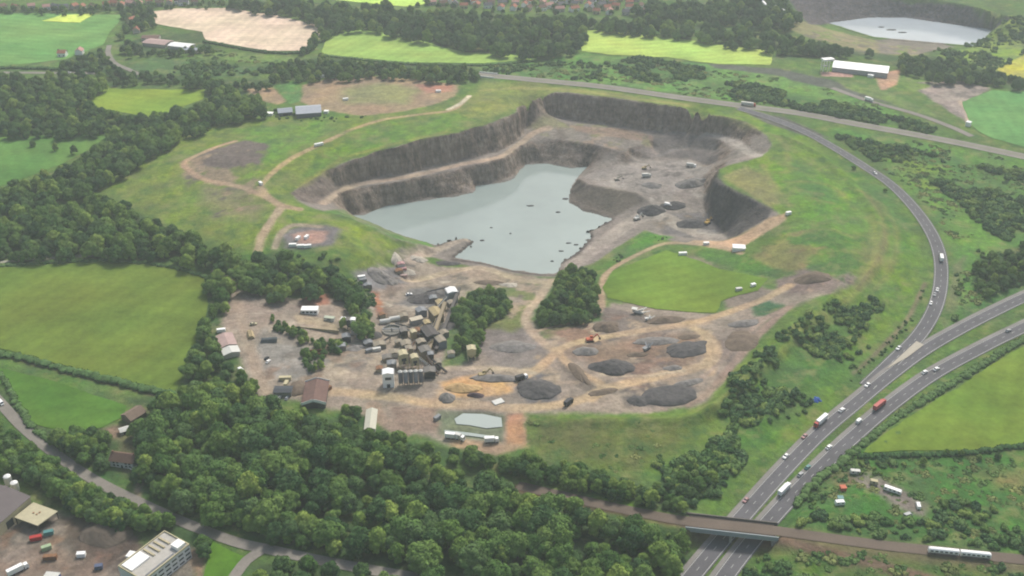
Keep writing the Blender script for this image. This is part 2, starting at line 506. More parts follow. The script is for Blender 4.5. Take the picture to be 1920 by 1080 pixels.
# ------------------------------------------------------------------ where trees and scrub stand
WOODS = [
 # polygon in the photograph, spacing, scale range, label tail, group
 ([(262,790),(300,765),(345,730),(420,722),(480,745),(540,775),(640,815),(760,850),(860,880),(930,905),(1000,935),(1080,950),(1190,975),(1285,1005),(1300,1040),(1280,1100),(900,1110),(760,1075),(620,1048),(450,1005),(330,965),(268,930),(255,870)], 10.5, .62, 1.45, 'in the broad wood between the works and the lane', 'trees of the front wood'),
 ([(640,805),(700,812),(800,835),(920,855),(1060,880),(1170,905),(1235,925),(1240,945),(1180,935),(1040,905),(900,875),(760,850),(640,825)], 7.0, .5, .85, 'in the row below the quarry grass', 'trees of the front row'),
 ([(400,510),(436,530),(428,560),(412,600),(425,660),(448,690),(488,735),(470,750),(340,740),(350,700),(372,640),(385,590)], 10.0, .6, 1.2, 'in the belt beside the yard road', 'trees beside the left field'),
 ([(95,395),(170,375),(240,390),(330,430),(400,470),(470,490),(520,470),(560,490),(640,515),(670,530),(690,560),(700,600),(690,625),(640,600),(600,560),(520,560),(470,540),(440,515),(390,500),(300,482),(150,475),(-40,480),(-40,430),(60,415)], 10.0, .6, 1.3, 'in the wood behind the left field', 'trees behind the left field'),
 ([(-40,150),(120,145),(200,150),(190,165),(160,185),(185,205),(250,222),(300,222),(385,190),(395,165),(330,150),(430,160),(500,195),(490,212),(420,225),(330,262),(240,315),(150,365),(60,405),(-40,440),(-40,365),(110,318),(210,265),(190,250),(-40,250)], 11.5, .65, 1.35, 'in the long wood left of the hill', 'trees of the long left wood'),
 ([(845,600),(870,560),(940,545),(955,575),(925,600),(905,640),(880,670),(850,655)], 8, .5, .95, 'in the copse behind the screening plant', 'trees of the works copse'),
 ([(1050,520),(1075,505),(1120,515),(1122,580),(1090,600),(1010,608),(1012,585)], 8, .5, .95, 'in the copse between the lake and the lawn', 'trees of the lake copse'),
 ([(-30,770),(20,815),(90,868),(170,920),(250,958),(340,992),(395,1015),(390,1035),(330,1000),(240,990),(120,950),(60,915),(-30,880)], 6.8, .5, .95, 'between the lane and the builders yard', 'trees below the lane'),
 ([(40,800),(110,815),(170,805),(230,830),(215,865),(225,900),(250,930),(190,895),(120,848)], 6.5, .45, .85, 'around the white house by the lane', 'trees around the house'),
 ([(240,745),(330,745),(300,765),(262,790),(255,840),(240,790)], 8.5, .5, .85, 'behind the brown roofed barn', 'trees behind the barn'),
 ([(640,760),(680,770),(690,800),(660,805),(630,790)], 7, .4, .7, 'beside the pale roofed shed', 'trees beside the pale shed'),
 ([(480,1065),(560,1055),(680,1075),(760,1090),(760,1120),(470,1110)], 10, .5, .9, 'below the fork of the lane', 'trees below the lane fork'),
 ([(425,0),(560,2),(700,14),(830,22),(1000,32),(1100,35),(1180,42),(1300,48),(1420,62),(1560,85),(1570,100),(1440,92),(1280,66),(1100,50),(1092,92),(1010,104),(950,100),(870,92),(780,70),(700,56),(610,50),(560,30),(440,12)], 15, .8, 1.5, 'in the far wood', 'far'),
 ([(520,118),(600,108),(760,122),(900,128),(905,150),(830,150),(700,142),(560,150),(505,150)], 12, .6, 1.05, 'in the shelter belt behind the brown ground', 'belt'),
 ([(1190,10),(1480,-5),(1500,35),(1470,55),(1380,50),(1340,35),(1200,40)], 15, .8, 1.4, 'in the far right wood', 'far'),
 ([(1450,95),(1560,100),(1650,110),(1690,130),(1760,150),(1870,155),(1920,170),(1920,150),(1830,125),(1760,105),(1690,105),(1610,95),(1480,88)], 12, .6, 1.1, 'around the white shed', 'far'),
 ([(220,85),(270,70),(380,60),(385,80),(420,95),(330,100),(240,105)], 12, .5, .9, 'around the far works', 'far'),
 ([(230,20),(285,12),(300,45),(240,60),(215,75),(235,40)], 12, .5, .9, 'beside the tan field', 'far'),
 ([(120,112),(200,90),(215,125),(180,140),(110,142)], 12, .4, .8, 'by the farm road', 'far'),
 ([(570,98),(605,78),(640,52),(600,48),(560,100)], 11, .5, .9, 'between the far fields', 'far'),
 ([(-20,15),(120,12),(280,5),(420,-2),(430,12),(300,14),(150,26),(-20,26)], 16, .4, .8, 'among the far left houses', 'far'),
 ([(760,12),(900,22),(1190,30),(1190,-6),(780,-8)], 26, .4, .75, 'among the far houses', 'far'),
 ([(200,125),(330,140),(440,150),(520,150),(500,165),(440,165),(330,155),(200,155)], 12, .5, .85, 'along the lane north of the wood', 'far'),
 ([(1830,490),(1860,480),(1930,455),(1930,520),(1850,550),(1820,540)], 8.5, .4, .75, 'in the wood right of the slip road', 'trees right of the slip road'),
 ([(1230,900),(1280,870),(1330,860),(1350,890),(1320,920),(1270,940),(1235,935)], 8, .4, .75, 'at the foot of the grass slope by the motorway', 'trees by the motorway'),
]
WOODS += [
 ([(505,582),(530,602),(600,634),(648,644),(645,660),(590,650),(520,620),(505,600)], 5.0, .28, .5, 'in the strip around the office terrace', 'trees around the office terrace'),
 ([(566,662),(612,656),(616,688),(574,694)], 5.0, .26, .45, 'on the island in the yard', 'trees on the yard island'),
 ([(650,760),(690,770),(685,800),(650,800)], 6.0, .35, .6, 'beside the narrow pale shed', 'trees beside the pale shed'),

 ([(60,868),(130,895),(200,925),(300,970),(390,1002),(392,1016),(300,992),(200,955),(110,915)], 6.5, .45, .8, 'in the thick strip below the lane', 'trees below the lane'),

 ([(-30,715),(10,740),(60,800),(120,815),(190,805),(200,825),(150,850),(90,825),(30,790),(-30,735)], 7, .4, .8, 'between the lane and the small left field', 'trees by the small left field'),
 ([(255,890),(300,920),(420,970),(560,1015),(700,1045),(760,1065),(740,1050),(560,1000),(400,945),(270,880)], 8, .5, .9, 'along the lane edge of the front wood', 'trees along the lane'),

 ([(480,755),(560,770),(650,795),(700,812),(690,830),(600,805),(480,775)], 8, .45, .8, 'along the top edge of the front wood', 'trees along the top of the front wood'),
 ([(120,905),(180,925),(260,965),(330,990),(380,1010),(385,1030),(300,1000),(230,990),(130,950)], 6, .5, .85, 'in the thick strip below the lane', 'trees below the lane'),
 ([(960,855),(1060,870),(1180,900),(1240,925),(1240,945),(1100,915),(960,885)], 6.5, .45, .8, 'in the row below the quarry grass', 'trees of the front row'),
 ([(1190,925),(1250,930),(1300,955),(1290,970),(1200,950)], 7, .4, .7, 'above the railway cutting', 'trees above the cutting'),
]
SCRUB = [
 ([(1250,935),(1300,850),(1400,770),(1480,690),(1560,615),(1640,555),(1655,575),(1600,640),(1520,710),(1440,800),(1340,910)], 5.5, .5, 1.5, 'on the long bank beside the motorway'),

 # polygon, spacing, scale range, where
 ([(1380,700),(1480,610),(1560,560),(1620,580),(1600,640),(1520,700),(1440,760),(1380,790),(1340,760)], 4.6, .5, 1.6, 'on the slope right of the works'),
 ([(1230,870),(1330,840),(1400,780),(1430,800),(1400,860),(1340,930),(1260,940)], 4.8, .7, 2.0, 'on the bank below the works'),
 ([(1440,760),(1540,680),(1640,640),(1600,700),(1500,780),(1430,840)], 7, .5, 1.2, 'on the verge beside the motorway'),
 ([(1560,250),(1700,275),(1800,300),(1930,320),(1930,400),(1830,330),(1700,300),(1640,300)], 6, .7, 1.8, 'between the main road and the slip road'),
 ([(1730,330),(1800,310),(1860,340),(1930,420),(1930,470),(1850,430),(1790,370)], 5.5, .8, 2.2, 'in the thicket right of the slip road'),
 ([(1780,590),(1850,550),(1930,520),(1930,548),(1840,590),(1780,620)], 6, .7, 1.6, 'on the bank above the motorway'),
 ([(1800,450),(1860,480),(1830,540),(1800,560),(1790,500)], 9, .6, 1.4, 'beside the curve of the slip road'),
 ([(1310,150),(1420,160),(1560,190),(1700,222),(1790,252),(1700,243),(1520,207),(1330,172)], 5.5, .9, 2.2, 'above the main road'),
 ([(1130,118),(1200,105),(1330,128),(1330,150),(1200,150)], 6, .8, 2.0, 'on the dark rough ground beyond the main road'),
 ([(900,125),(1090,112),(1130,120),(1130,150),(1000,145),(905,137)], 7, .6, 1.6, 'beyond the overbridge'),
 ([(260,115),(520,118),(500,140),(300,138)], 8, .7, 2.0, 'on the rough ground by the far works'),
 ([(1500,950),(1540,900),(1600,860),(1640,855),(1700,870),(1640,890),(1590,880),(1560,920),(1540,960)], 5.5, .6, 1.6, 'around the caravan ground'),
 ([(1480,985),(1540,960),(1660,965),(1800,980),(1930,990),(1930,1030),(1750,1015),(1600,1000)], 6.5, .6, 1.7, 'between the caravan ground and the railway'),
 ([(1740,950),(1800,930),(1870,950),(1850,985),(1760,985)], 6.5, .6, 1.6, 'at the lower end of the caravan ground'),
 ([(1400,1040),(1470,1045),(1520,1090),(1390,1100)], 5.5, .6, 1.6, 'below the railway bridge'),
 ([(1240,1000),(1300,1000),(1300,1060),(1250,1090)], 6, .6, 1.6, 'left of the railway bridge'),
 ([(1880,1040),(1930,1045),(1930,1090),(1870,1080)], 6, .6, 1.4, 'below the train'),
 ([(510,585),(545,600),(600,635),(640,640),(650,655),(600,645),(540,625),(510,600)], 3.6, .9, 2.1, 'around the works office terrace'),
 ([(565,655),(610,650),(615,680),(575,685)], 3.6, .8, 1.9, 'on the island in the yard'),
 ([(690,595),(700,560),(690,530),(640,520),(660,560)], 6, .7, 1.6, 'behind the works'),
 ([(560,470),(640,480),(660,510),(600,510),(560,490)], 9, .5, 1.2, 'below the contractors compound'),
 ([(1720,560),(1735,530),(1735,560),(1690,640),(1600,720),(1590,715),(1680,620)], 5, .3, .6, 'along the ditch beside the slip road'),
 ([(1740,420),(1820,460),(1800,480),(1770,440)], 10, .4, .9, 'outside the curve of the slip road'),
 ([(500,205),(600,215),(700,215),(640,225),(520,225)], 10, .4, 1.0, 'beside the grey farm sheds'),
 ([(1750,95),(1860,60),(1925,30),(1925,100),(1870,130),(1800,120)], 8, .6, 1.8, 'on the bank of the far quarry'),
 ([(1180,480),(1130,500),(1210,435),(1262,445),(1240,450)], 6, .3, .7, 'on the green strip above the ramp'),
 ([(0,815),(60,850),(30,860),(0,850)], 7, .6, 1.3, 'along the lane'),
]

TUFTS = [   # low tussocks and brambles over the rough grass
 ([(1620,290),(1700,262),(1930,300),(1930,520),(1800,590),(1785,470),(1750,400),(1690,340)], 6.0, .2, .7),
 ([(1480,940),(1600,850),(1640,860),(1930,850),(1930,1030),(1640,1010)], 6.0, .2, .6),
 ([(905,120),(1300,118),(1600,175),(1700,222),(1500,205),(1280,178),(1000,148)], 8.0, .25, .8),
 ([(990,790),(1290,795),(1250,870),(1150,890),(1000,840)], 8.0, .15, .45),
 ([(1430,1015),(1930,1062),(1930,1090),(1420,1090)], 6.0, .2, .7),
 ([(255,110),(520,120),(560,110),(400,95)], 10.0, .3, .9),
]
# turf of the hills and verges
paint([(185,350),(330,262),(430,218),(520,212),(600,222),(700,215),(860,190),(905,155),(1000,158),(1290,192),(1300,215),(980,210),(900,245),(640,315),(540,370),(600,400),(700,430),(760,470),(720,520),(660,500),(640,470),(560,430),(480,470),(330,425),(260,390)], (122,146,76), 8, 8)
paint([(1290,192),(1420,215),(1520,262),(1640,365),(1705,440),(1735,530),(1700,610),(1600,710),(1460,860),(1330,950),(1240,900),(1000,845),(975,780),(1300,785),(1380,700),(1500,590),(1620,520),(1480,460),(1450,395),(1340,330),(1440,280)], (112,146,70), 8, 8)
paint([(905,150),(1000,158),(1290,196),(1290,210),(1050,172),(990,186),(965,205),(880,235),(850,225),(880,190)], (140,152,92), 6, 6, amount=.8)
paint([(985,785),(1300,790),(1270,850),(1180,900),(1060,860),(985,830)], (104,118,70), 8, 8)
paint([(985,800),(1100,800),(1120,850),(1000,830)], (104,106,76), 10, 10, amount=.7)
paint([(1380,690),(1600,530),(1625,540),(1420,700),(1330,770),(1290,775)], (132,156,74), 5, 5, amount=.8)
paint([(1450,310),(1620,340),(1640,420),(1560,500),(1480,470),(1500,400)], (108,150,74), 10, 10, amount=.8)
paint([(1490,440),(1540,470),(1500,510),(1420,500),(1400,480),(1460,450)], (142,138,96), 6, 8, amount=.75)
paint([(1350,330),(1400,310),(1440,330),(1470,380),(1440,388),(1400,362)], (150,146,104), 5, 6, amount=.8)
paint([(1610,470),(1640,400),(1665,440),(1650,520),(1600,560)], (134,140,90), 6, 8, amount=.6)
for a in ([(1480,300),(1530,320),(1570,380),(1540,400),(1490,340)], [(1545,430),(1590,440),(1585,480),(1530,480)], [(1600,300),(1680,380),(1715,470),(1690,470),(1640,390),(1580,310)]):
    paint(a, (84,132,72), 7, 8, amount=.7)
paint([(430,240),(600,228),(640,240),(520,300),(470,330),(470,270)], (106,152,78), 8, 8, amount=.7)
paint([(700,240),(860,215),(900,225),(800,255),(640,300),(560,340),(600,290)], (104,146,74), 6, 8, amount=.7)
paint([(190,350),(280,340),(340,380),(380,430),(300,410)], (122,140,78), 8, 8, amount=.7)
# land north of the pit
paint([(895,118),(1090,100),(1300,118),(1460,140),(1600,175),(1700,220),(1500,205),(1280,175),(1100,155),(900,138)], (112,158,88), 6, 8)
paint([(1130,118),(1200,105),(1330,128),(1330,150),(1200,150)], (74,116,74), 6, 8, amount=.8)
paint([(1330,120),(1460,128),(1560,150),(1640,180),(1760,212),(1740,214),(1600,180),(1450,140),(1340,128)], (104,108,100), 4, 4)
paint([(1400,213),(1470,220),(1560,260),(1520,258),(1440,232)], (104,106,98), 3, 3)
paint([(200,140),(480,145),(520,130),(280,108),(260,120),(240,130)], (92,126,82), 6, 8)
paint([(300,100),(450,115),(560,118),(560,108),(380,95)], (120,150,88), 5, 6)
paint([(448,155),(490,150),(540,190),(520,197),(470,180)], (178,158,128), 4, 4)
paint([(520,160),(560,150),(565,190),(540,195)], (98,152,86), 4, 4)
paint([(565,190),(570,160),(620,146),(700,143),(800,150),(858,160),(862,172),(830,192),(760,208),(680,218),(600,205)], (172,154,126), 4, 4)
paint([(640,165),(720,155),(790,168),(760,195),(650,195)], (146,156,108), 8, 8, amount=.8)
paint([(780,158),(850,160),(850,172),(800,175)], (196,150,128), 4, 5, amount=.7)
# far quarry on the right and its surroundings
paint([(1340,18),(1420,8),(1470,25),(1500,40),(1470,52),(1360,40)], (170,158,150), 4, 4)
paint([(1470,30),(1540,50),(1640,75),(1760,85),(1720,105),(1620,100),(1540,75),(1480,55)], (150,150,110), 6, 8)
paint([(1640,75),(1740,70),(1790,88),(1720,102),(1650,100)], (140,134,122), 4, 5)
paint([(1800,95),(1860,60),(1920,30),(1920,120),(1860,150),(1740,110)], (140,168,84), 6, 8)
paint([(1720,155),(1790,150),(1860,165),(1810,190),(1825,235),(1790,215),(1720,170)], (172,160,150), 4, 5)
paint([(1640,140),(1690,130),(1680,160),(1650,172)], (200,168,140), 3, 3)
paint([(1540,135),(1600,135),(1600,145),(1540,143)], (196,164,150), 3, 2)
paint([(1690,135),(1760,150),(1720,175),(1690,165)], (120,152,84), 5, 5)
paint([(1560,145),(1660,170),(1780,225),(1700,205),(1600,170)], (122,146,90), 4, 5)
paint([(1870,128),(1925,100),(1930,158),(1880,152)], (196,198,96), 3, 2)
# land right of the slip road
paint([(1560,240),(1700,262),(1930,300),(1930,520),(1800,600),(1760,640),(1785,560),(1788,470),(1750,400),(1690,340),(1620,285)], (100,146,76), 8, 8)
paint([(1680,290),(1760,300),(1800,340),(1740,360),(1690,320)], (142,166,76), 8, 8, amount=.7)
paint([(1790,390),(1850,420),(1900,450),(1860,480),(1800,450)], (112,160,74), 8, 8, amount=.7)
paint([(1785,500),(1810,480),(1800,560),(1775,620),(1765,610)], (128,130,100), 4, 4, amount=.8)
# verges of the motorway, caravan ground
paint([(1480,940),(1600,830),(1640,850),(1930,840),(1930,1035),(1640,1010),(1450,985)], (76,124,66), 8, 8)
paint([(1580,870),(1620,875),(1740,945),(1740,975),(1680,950),(1600,900)], (138,132,122), 4, 4, tg=4)
paint([(1550,890),(1585,880),(1600,905),(1570,915)], (150,120,100), 4, 4, amount=.8)
paint([(1845,890),(1930,880),(1930,920),(1870,915)], (150,134,96), 8, 8, amount=.8)
paint([(1430,1000),(1930,1060),(1930,1090),(1400,1090)], (92,120,64), 8, 8)
paint([(1430,1012),(1560,1032),(1700,1065),(1760,1090),(1700,1090),(1560,1050),(1420,1020)], (120,104,86), 4, 4, amount=.8)
paint([(1500,1000),(1700,1030),(1760,1050),(1640,1035),(1500,1012)], (110,138,62), 4, 4, amount=.8)
# bottom left works ground, clearings
paint([(-60,900),(60,950),(110,960),(230,1000),(260,1030),(300,1000),(375,1030),(370,1100),(-60,1100)], (128,122,112), 5, 4, tg=4)
paint([(115,975),(160,960),(240,985),(270,1030),(200,1060),(140,1040)], (104,94,84), 5, 5, tg=4)
paint([(0,1040),(80,1020),(180,1050),(200,1085),(0,1090)], (142,128,112), 6, 8, tg=4, amount=.8)
paint([(365,1030),(385,1035),(385,1090),(362,1090)], (152,132,112), 3, 3)
paint([(180,810),(235,790),(265,770),(290,780),(270,830),(245,880),(250,910),(215,880),(210,830)], (110,112,84), 4, 4)
paint([(180,812),(215,798),(235,808),(215,825)], (150,134,112), 4, 4)
paint([(130,690),(330,745),(320,752),(130,702),(0,668),(0,662)], (126,104,84), 3, 3, amount=.7)
paint([(900,893),(960,905),(1090,935),(1290,978),(1290,995),(1200,975),(1080,950),(960,925)], (122,98,80), 4, 4)
paint([(1110,930),(1190,945),(1200,955),(1120,945)], (104,142,64), 4, 4)
# leaf mould and undergrowth where trees stand, darkened for canopy shade; tufted growth where scrub stands
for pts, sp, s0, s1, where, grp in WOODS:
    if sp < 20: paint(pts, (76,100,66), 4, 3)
for pts, sp, s0, s1, where in SCRUB:
    if sp < 8: paint(pts, (84,124,72), 7, 8, amount=.7)
# ---- the pit
PIT = [plane(a, b, z) for a, b, z in RIM[:-2]] + [plane(1268,456,-22), plane(1210,432,-29), plane(1150,470,-29), plane(1110,498,-28.4),
       plane(1042,521,-31), plane(960,514,-31.7), plane(845,492,-31.4), plane(800,484,-31), plane(800,463,-26), plane(740,448,-14), plane(655,408,-2), plane(606,396,0), plane(585,390,2), plane(560,377,3)]
s = box_sel(PIT, 12)
dpit = sdf(MX[s], MY[s], PIT)
nz = fbm(MX[s], MY[s], 14, 77, 3)
lay(np.clip(0.5 - (dpit + 1.5 * nz) / 3.0, 0, 1), s, C(150,143,134), 2, .5, 0.0)
paint([(606,397),(655,409),(740,447),(818,468),(800,455),(745,438),(690,412),(640,392)], (96,140,76), 3, 3, tg=0)
# floor tones
paint([(1100,330),(1180,305),(1300,300),(1335,315),(1320,345),(1250,365),(1200,360),(1120,348)], (160,154,146), 6, 8, tg=2)
paint([(990,222),(1110,232),(1220,250),(1220,275),(1170,282),(1015,255)], (148,142,132), 4, 4, tg=2)
paint([(985,225),(1040,222),(1090,240),(1000,245)], (146,146,108), 6, 8, amount=.7)
paint([(1060,232),(1180,242),(1222,256),(1222,272),(1180,262),(1080,246)], (168,144,122), 4, 6, tg=2, amount=.7)
paint([(1255,400),(1330,398),(1360,440),(1330,446),(1240,438)], (128,124,122), 4, 6, tg=2)
trace([(604,382),(640,357),(675,345),(720,338),(770,330),(820,319),(870,307),(907,301),(945,291),(978,267),(1000,250),(1030,240)], 4, (188,172,150), soft=.8)
trace([(1296,246),(1340,254),(1376,266),(1398,282),(1420,292)], 5, (172,166,156))
trace([(1236,292),(1262,280),(1298,274),(1345,280)], 3, (140,136,132))
trace([(1070,500),(1100,478),(1140,448),(1185,416),(1230,405),(1290,430),(1350,445)], 9, (172,164,152))
trace([(1215,405),(1245,385),(1250,365),(1235,345)], 6, (166,160,150))
# steep faces are bare rock
gx_, gy_ = np.gradient(H, CELL)
slope = np.sqrt(gx_ ** 2 + gy_ ** 2)
sl = slope[s]
inside = np.clip(0.5 - (dpit - 3) / 4.0, 0, 1)
rk = np.clip((sl - 0.5) / 0.35, 0, 1) * inside
rcol = np.array(C(146,132,120)) * (1 + 0.22 * fbm(MX[s], MY[s], 40, 81, 3)[..., None])
cov[s] = cov[s] * (1 - rk[..., None]) + rcol * rk[..., None]
rock[s] = np.maximum(rock[s], rk)
t = tag[s]; t[rk > 0.5] = 1; tag[s] = t
paint([(545,362),(575,343),(605,326),(645,346),(602,376),(585,382),(560,375)], (124,115,108), 3, 2, tg=1, rk=0.6)
paint([(1226,256),(1300,249),(1345,261),(1352,284),(1300,274),(1258,280),(1238,289),(1225,278)], (118,114,110), 3, 3, tg=1, rk=0.4)
paint([(1240,294),(1262,284),(1300,278),(1348,287),(1345,306),(1300,298)], (124,119,115), 3, 3, tg=1, rk=0.3)
trace([(1030,177),(1080,184),(1150,189),(1200,198)], 1.5, (160,150,138), tg=1, amount=.6)
# wet dark stones along the near shores
for ln in ([(848,487),(907,496),(960,509),(1016,516),(1042,516)], [(1056,492),(1081,478),(1109,447),(1103,436),(1133,423),(1150,412)], [(818,461),(850,452),(872,447),(887,454),(868,468),(850,483)]):
    trace(ln, 2.2, (104,98,92), tg=1)
trace([(800,480),(840,462),(868,452)], 3, (182,172,158))
paint([(800,590),(835,565),(850,580),(842,640),(820,690),(800,690),(790,650)], (104,102,100), 4, 4, tg=4)
paint([(750,640),(800,640),(815,700),(790,725),(745,722),(735,690)], (128,122,114), 4, 4, tg=4)
# dark dig and tip slopes are loose stone, painted a darker grey
paint([(1335,338),(1366,350),(1447,391),(1438,410),(1385,442),(1360,445),(1330,400),(1318,372)], (92,90,90), 3, 2, tg=1, rk=0.35)
paint([(1082,337),(1100,345),(1196,363),(1210,376),(1150,409),(1095,396),(1068,380),(1068,362)], (118,112,102), 3, 2, tg=1, rk=0.25)
# far quarry face
P2 = [plane(a, b, z) for a, b, z in [(1480,-4,5),(1600,-12,5),(1747,-1,5),(1813,10,5),(1905,33,5),(1870,60,-18),(1780,48,-18),(1697,37,-18),(1630,37,-18),(1553,46,-18),(1520,35,0)]]
s2 = box_sel(P2, 10)
d2 = sdf(MX[s2], MY[s2], P2)
k2 = np.clip(0.5 - (d2 + 2 * fbm(MX[s2], MY[s2], 14, 77, 3)) / 4, 0, 1)
lay(k2, s2, C(96,94,100), 1, .5, 0.9)
# ---- works yards, tracks, stockpile ground
paint([(430,510),(470,545),(560,560),(640,560),(690,600),(700,570),(690,530),(740,500),(770,475),(790,490),(880,500),(1040,522),(1030,560),(1000,600),(1020,640),(1130,590),(1140,565),(1200,570),(1340,590),(1400,560),(1500,530),(1600,520),(1590,540),(1500,570),(1440,600),(1370,690),(1320,755),(1200,775),(985,775),(985,830),(930,850),(840,835),(700,790),(640,770),(560,755),(490,745),(440,660),(415,610),(425,560)], (163,153,138), 4, 5, tg=4)
paint([(480,600),(560,650),(640,670),(600,690),(560,720),(500,700),(480,650)], (158,154,146), 6, 6, tg=4)
paint([(430,540),(470,550),(520,590),(480,640),(440,640),(418,600)], (166,154,138), 6, 6, tg=4)
paint([(550,588),(620,600),(640,620),(560,610)], (184,172,144), 2, 2, tg=4)
paint([(570,555),(620,548),(615,570),(565,575)], (170,130,104), 3, 3, tg=4, amount=.8)
paint([(640,670),(730,665),(730,700),(640,720),(560,715),(600,690)], (176,166,146), 6, 6, tg=4)
paint([(692,545),(708,548),(728,590),(712,600),(700,575)], (178,134,104), 3, 3, tg=4)
paint([(660,515),(740,500),(760,530),(700,545),(670,535)], (138,136,136), 5, 5, tg=4)
paint([(770,540),(840,535),(835,570),(790,590),(750,570)], (124,122,120), 5, 5, tg=4)
paint([(800,460),(820,470),(780,500),(740,500),(735,470)], (150,142,128), 5, 6, tg=4, amount=.8)
paint([(870,500),(1000,520),(1010,545),(960,560),(880,540)], (168,156,136), 6, 6, tg=4, amount=.8)
paint([(900,610),(990,600),(1030,650),(1010,690),(920,690),(890,660)], (136,130,124), 8, 8, tg=4)
paint([(1020,620),(1100,600),(1150,620),(1120,660),(1060,650)], (150,128,112), 8, 8, tg=4)
paint([(820,715),(900,700),(960,705),(960,735),(900,745),(840,745)], (208,178,130), 4, 5, tg=4)
paint([(815,730),(850,722),(850,748),(820,752)], (196,178,144), 4, 4, tg=4)
paint([(960,705),(1040,700),(1055,755),(1000,765),(970,740)], (116,114,114), 5, 5, tg=4)
paint([(815,770),(960,775),(940,832),(820,815)], (124,132,112), 3, 3, tg=4)
paint([(945,775),(982,775),(985,835),(950,835)], (196,158,126), 3, 3, tg=4)
paint([(840,825),(940,830),(985,835),(940,852),(850,840)], (184,160,132), 4, 4, tg=4)
paint([(730,760),(815,765),(820,815),(740,800)], (160,142,126), 5, 5, tg=4)
paint([(1100,560),(1130,570),(1200,590),(1300,600),(1250,625),(1140,640),(1110,610)], (132,124,116), 6, 8, tg=4)
paint([(1180,630),(1300,625),(1330,655),(1310,690),(1220,690),(1130,700),(1060,660)], (150,132,114), 8, 8, tg=4)
paint([(1040,665),(1060,670),(1120,730),(1090,735),(1060,700)], (126,118,108), 4, 4, tg=4)
paint([(1340,640),(1420,600),(1440,605),(1380,680),(1340,680)], (142,132,122), 6, 6, tg=4)
paint([(1205,730),(1280,715),(1310,735),(1245,762)], (112,110,110), 3, 3, tg=4)
paint([(1170,745),(1200,735),(1225,762),(1180,760)], (104,100,98), 3, 3, tg=4)
paint([(1460,525),(1530,500),(1600,520),(1560,545),(1480,555)], (140,128,120), 6, 8, tg=4)
paint([(1405,575),(1440,565),(1478,572),(1470,590),(1420,592)], (80,114,88), 4, 4, tg=0)
paint([(1385,442),(1440,412),(1476,398),(1472,415),(1420,445),(1380,468),(1290,456),(1300,450)], (206,182,148), 3, 4, tg=4)
paint([(520,440),(560,425),(600,420),(640,430),(620,460),(570,470),(535,465)], (128,124,124), 5, 5, tg=4)
paint([(545,440),(580,432),(615,435),(600,455),(560,460)], (186,160,142), 4, 4, tg=4)
paint([(350,300),(400,278),(460,262),(505,270),(490,310),(440,320),(380,315)], (120,112,106), 5, 6, tg=4)
paint([(340,305),(440,318),(440,345),(380,345),(345,330)], (158,144,124), 6, 8, tg=4, amount=.9)
paint([(370,345),(450,350),(505,385),(480,410),(400,405),(380,380)], (142,134,112), 8, 10, amount=.7)
paint([(1350,550),(1420,535),(1450,545),(1410,570),(1360,580)], (146,136,124), 4, 4, tg=4)
paint([(1290,480),(1340,485),(1345,505),(1290,495)], (160,150,130), 5, 5, amount=.7)
paint([(870,560),(950,540),(960,600),(900,620),(870,690),(830,690),(830,620)], (92,122,78), 5, 5, tg=0)
paint([(900,590),(990,570),(1000,600),(960,620),(900,615)], (118,130,80), 6, 6, tg=0)
paint([(1050,510),(1125,515),(1125,600),(1010,615),(1000,590)], (74,118,62), 4, 4, tg=0)
paint([(1130,500),(1210,435),(1262,445),(1180,480),(1140,510),(1100,500)], (92,140,72), 4, 4, tg=0)
paint([(1270,456),(1400,478),(1460,510),(1430,515),(1330,490)], (92,138,72), 3, 4, tg=0)
paint([(330,495),(420,505),(440,525),(400,520)], (84,120,74), 3, 3, amount=.6)
speckle([(1480,40),(1540,55),(1640,78),(1740,92),(1700,105),(1600,100),(1500,65)], [(170,156,128), (128,122,110), (124,148,84)], 18, .15, 640)
speckle([(1720,155),(1790,150),(1860,165),(1810,190),(1825,235),(1790,215),(1720,170)], [(140,132,126), (190,178,164)], 14, .15, 660)
speckle([(690,540),(770,500),(860,530),(850,600),(815,700),(730,720),(690,650),(640,660),(650,600)], [(100,98,96), (190,182,166), (126,116,104)], 14, .22, 300)
speckle([(430,540),(560,590),(640,640),(700,670),(740,700),(700,740),(560,740),(490,740),(440,660)], [(136,130,122), (186,176,158), (150,134,116)], 22, .25, 330)
speckle([(1040,630),(1140,590),(1330,600),(1440,580),(1380,680),(1320,750),(1200,770),(1000,765),(960,700)], [(112,106,102), (182,168,144), (140,122,106)], 18, .25, 360)
speckle([(1100,335),(1180,305),(1335,305),(1325,400),(1360,440),(1250,440),(1200,400),(1210,365)], [(184,178,168), (112,108,104), (150,138,122)], 20, .22, 390)
speckle([(990,222),(1110,232),(1220,250),(1220,275),(1170,282),(1015,255)], [(172,156,134), (122,116,108), (140,144,104)], 18, .25, 420)
speckle([(0,1000),(110,960),(230,1000),(270,1040),(230,1090),(0,1090)], [(96,90,84), (168,156,140), (142,120,100)], 14, .22, 450)
speckle([(840,510),(1000,525),(1030,545),(960,600),(900,600),(860,560)], [(180,166,142), (120,116,104), (112,128,82)], 14, .22, 480)
speckle([(735,460),(800,470),(790,500),(720,540),(690,520)], [(190,180,168), (112,108,104)], 10, .2, 510)
speckle([(350,300),(500,265),(500,390),(400,410),(345,340)], [(110,104,98), (166,150,126), (120,138,82)], 20, .22, 540)
speckle([(1470,520),(1600,500),(1600,540),(1480,560)], [(112,104,98), (168,152,132)], 12, .2, 570)
speckle([(1390,470),(1500,430),(1620,440),(1620,560),(1500,500)], [(150,142,100), (84,132,70)], 30, .2, 600)
trace([(345,312),(350,300),(400,278),(440,265)], 3, (196,172,142))
trace([(345,312),(380,335),(450,350),(490,365),(525,385)], 3, (184,164,138))
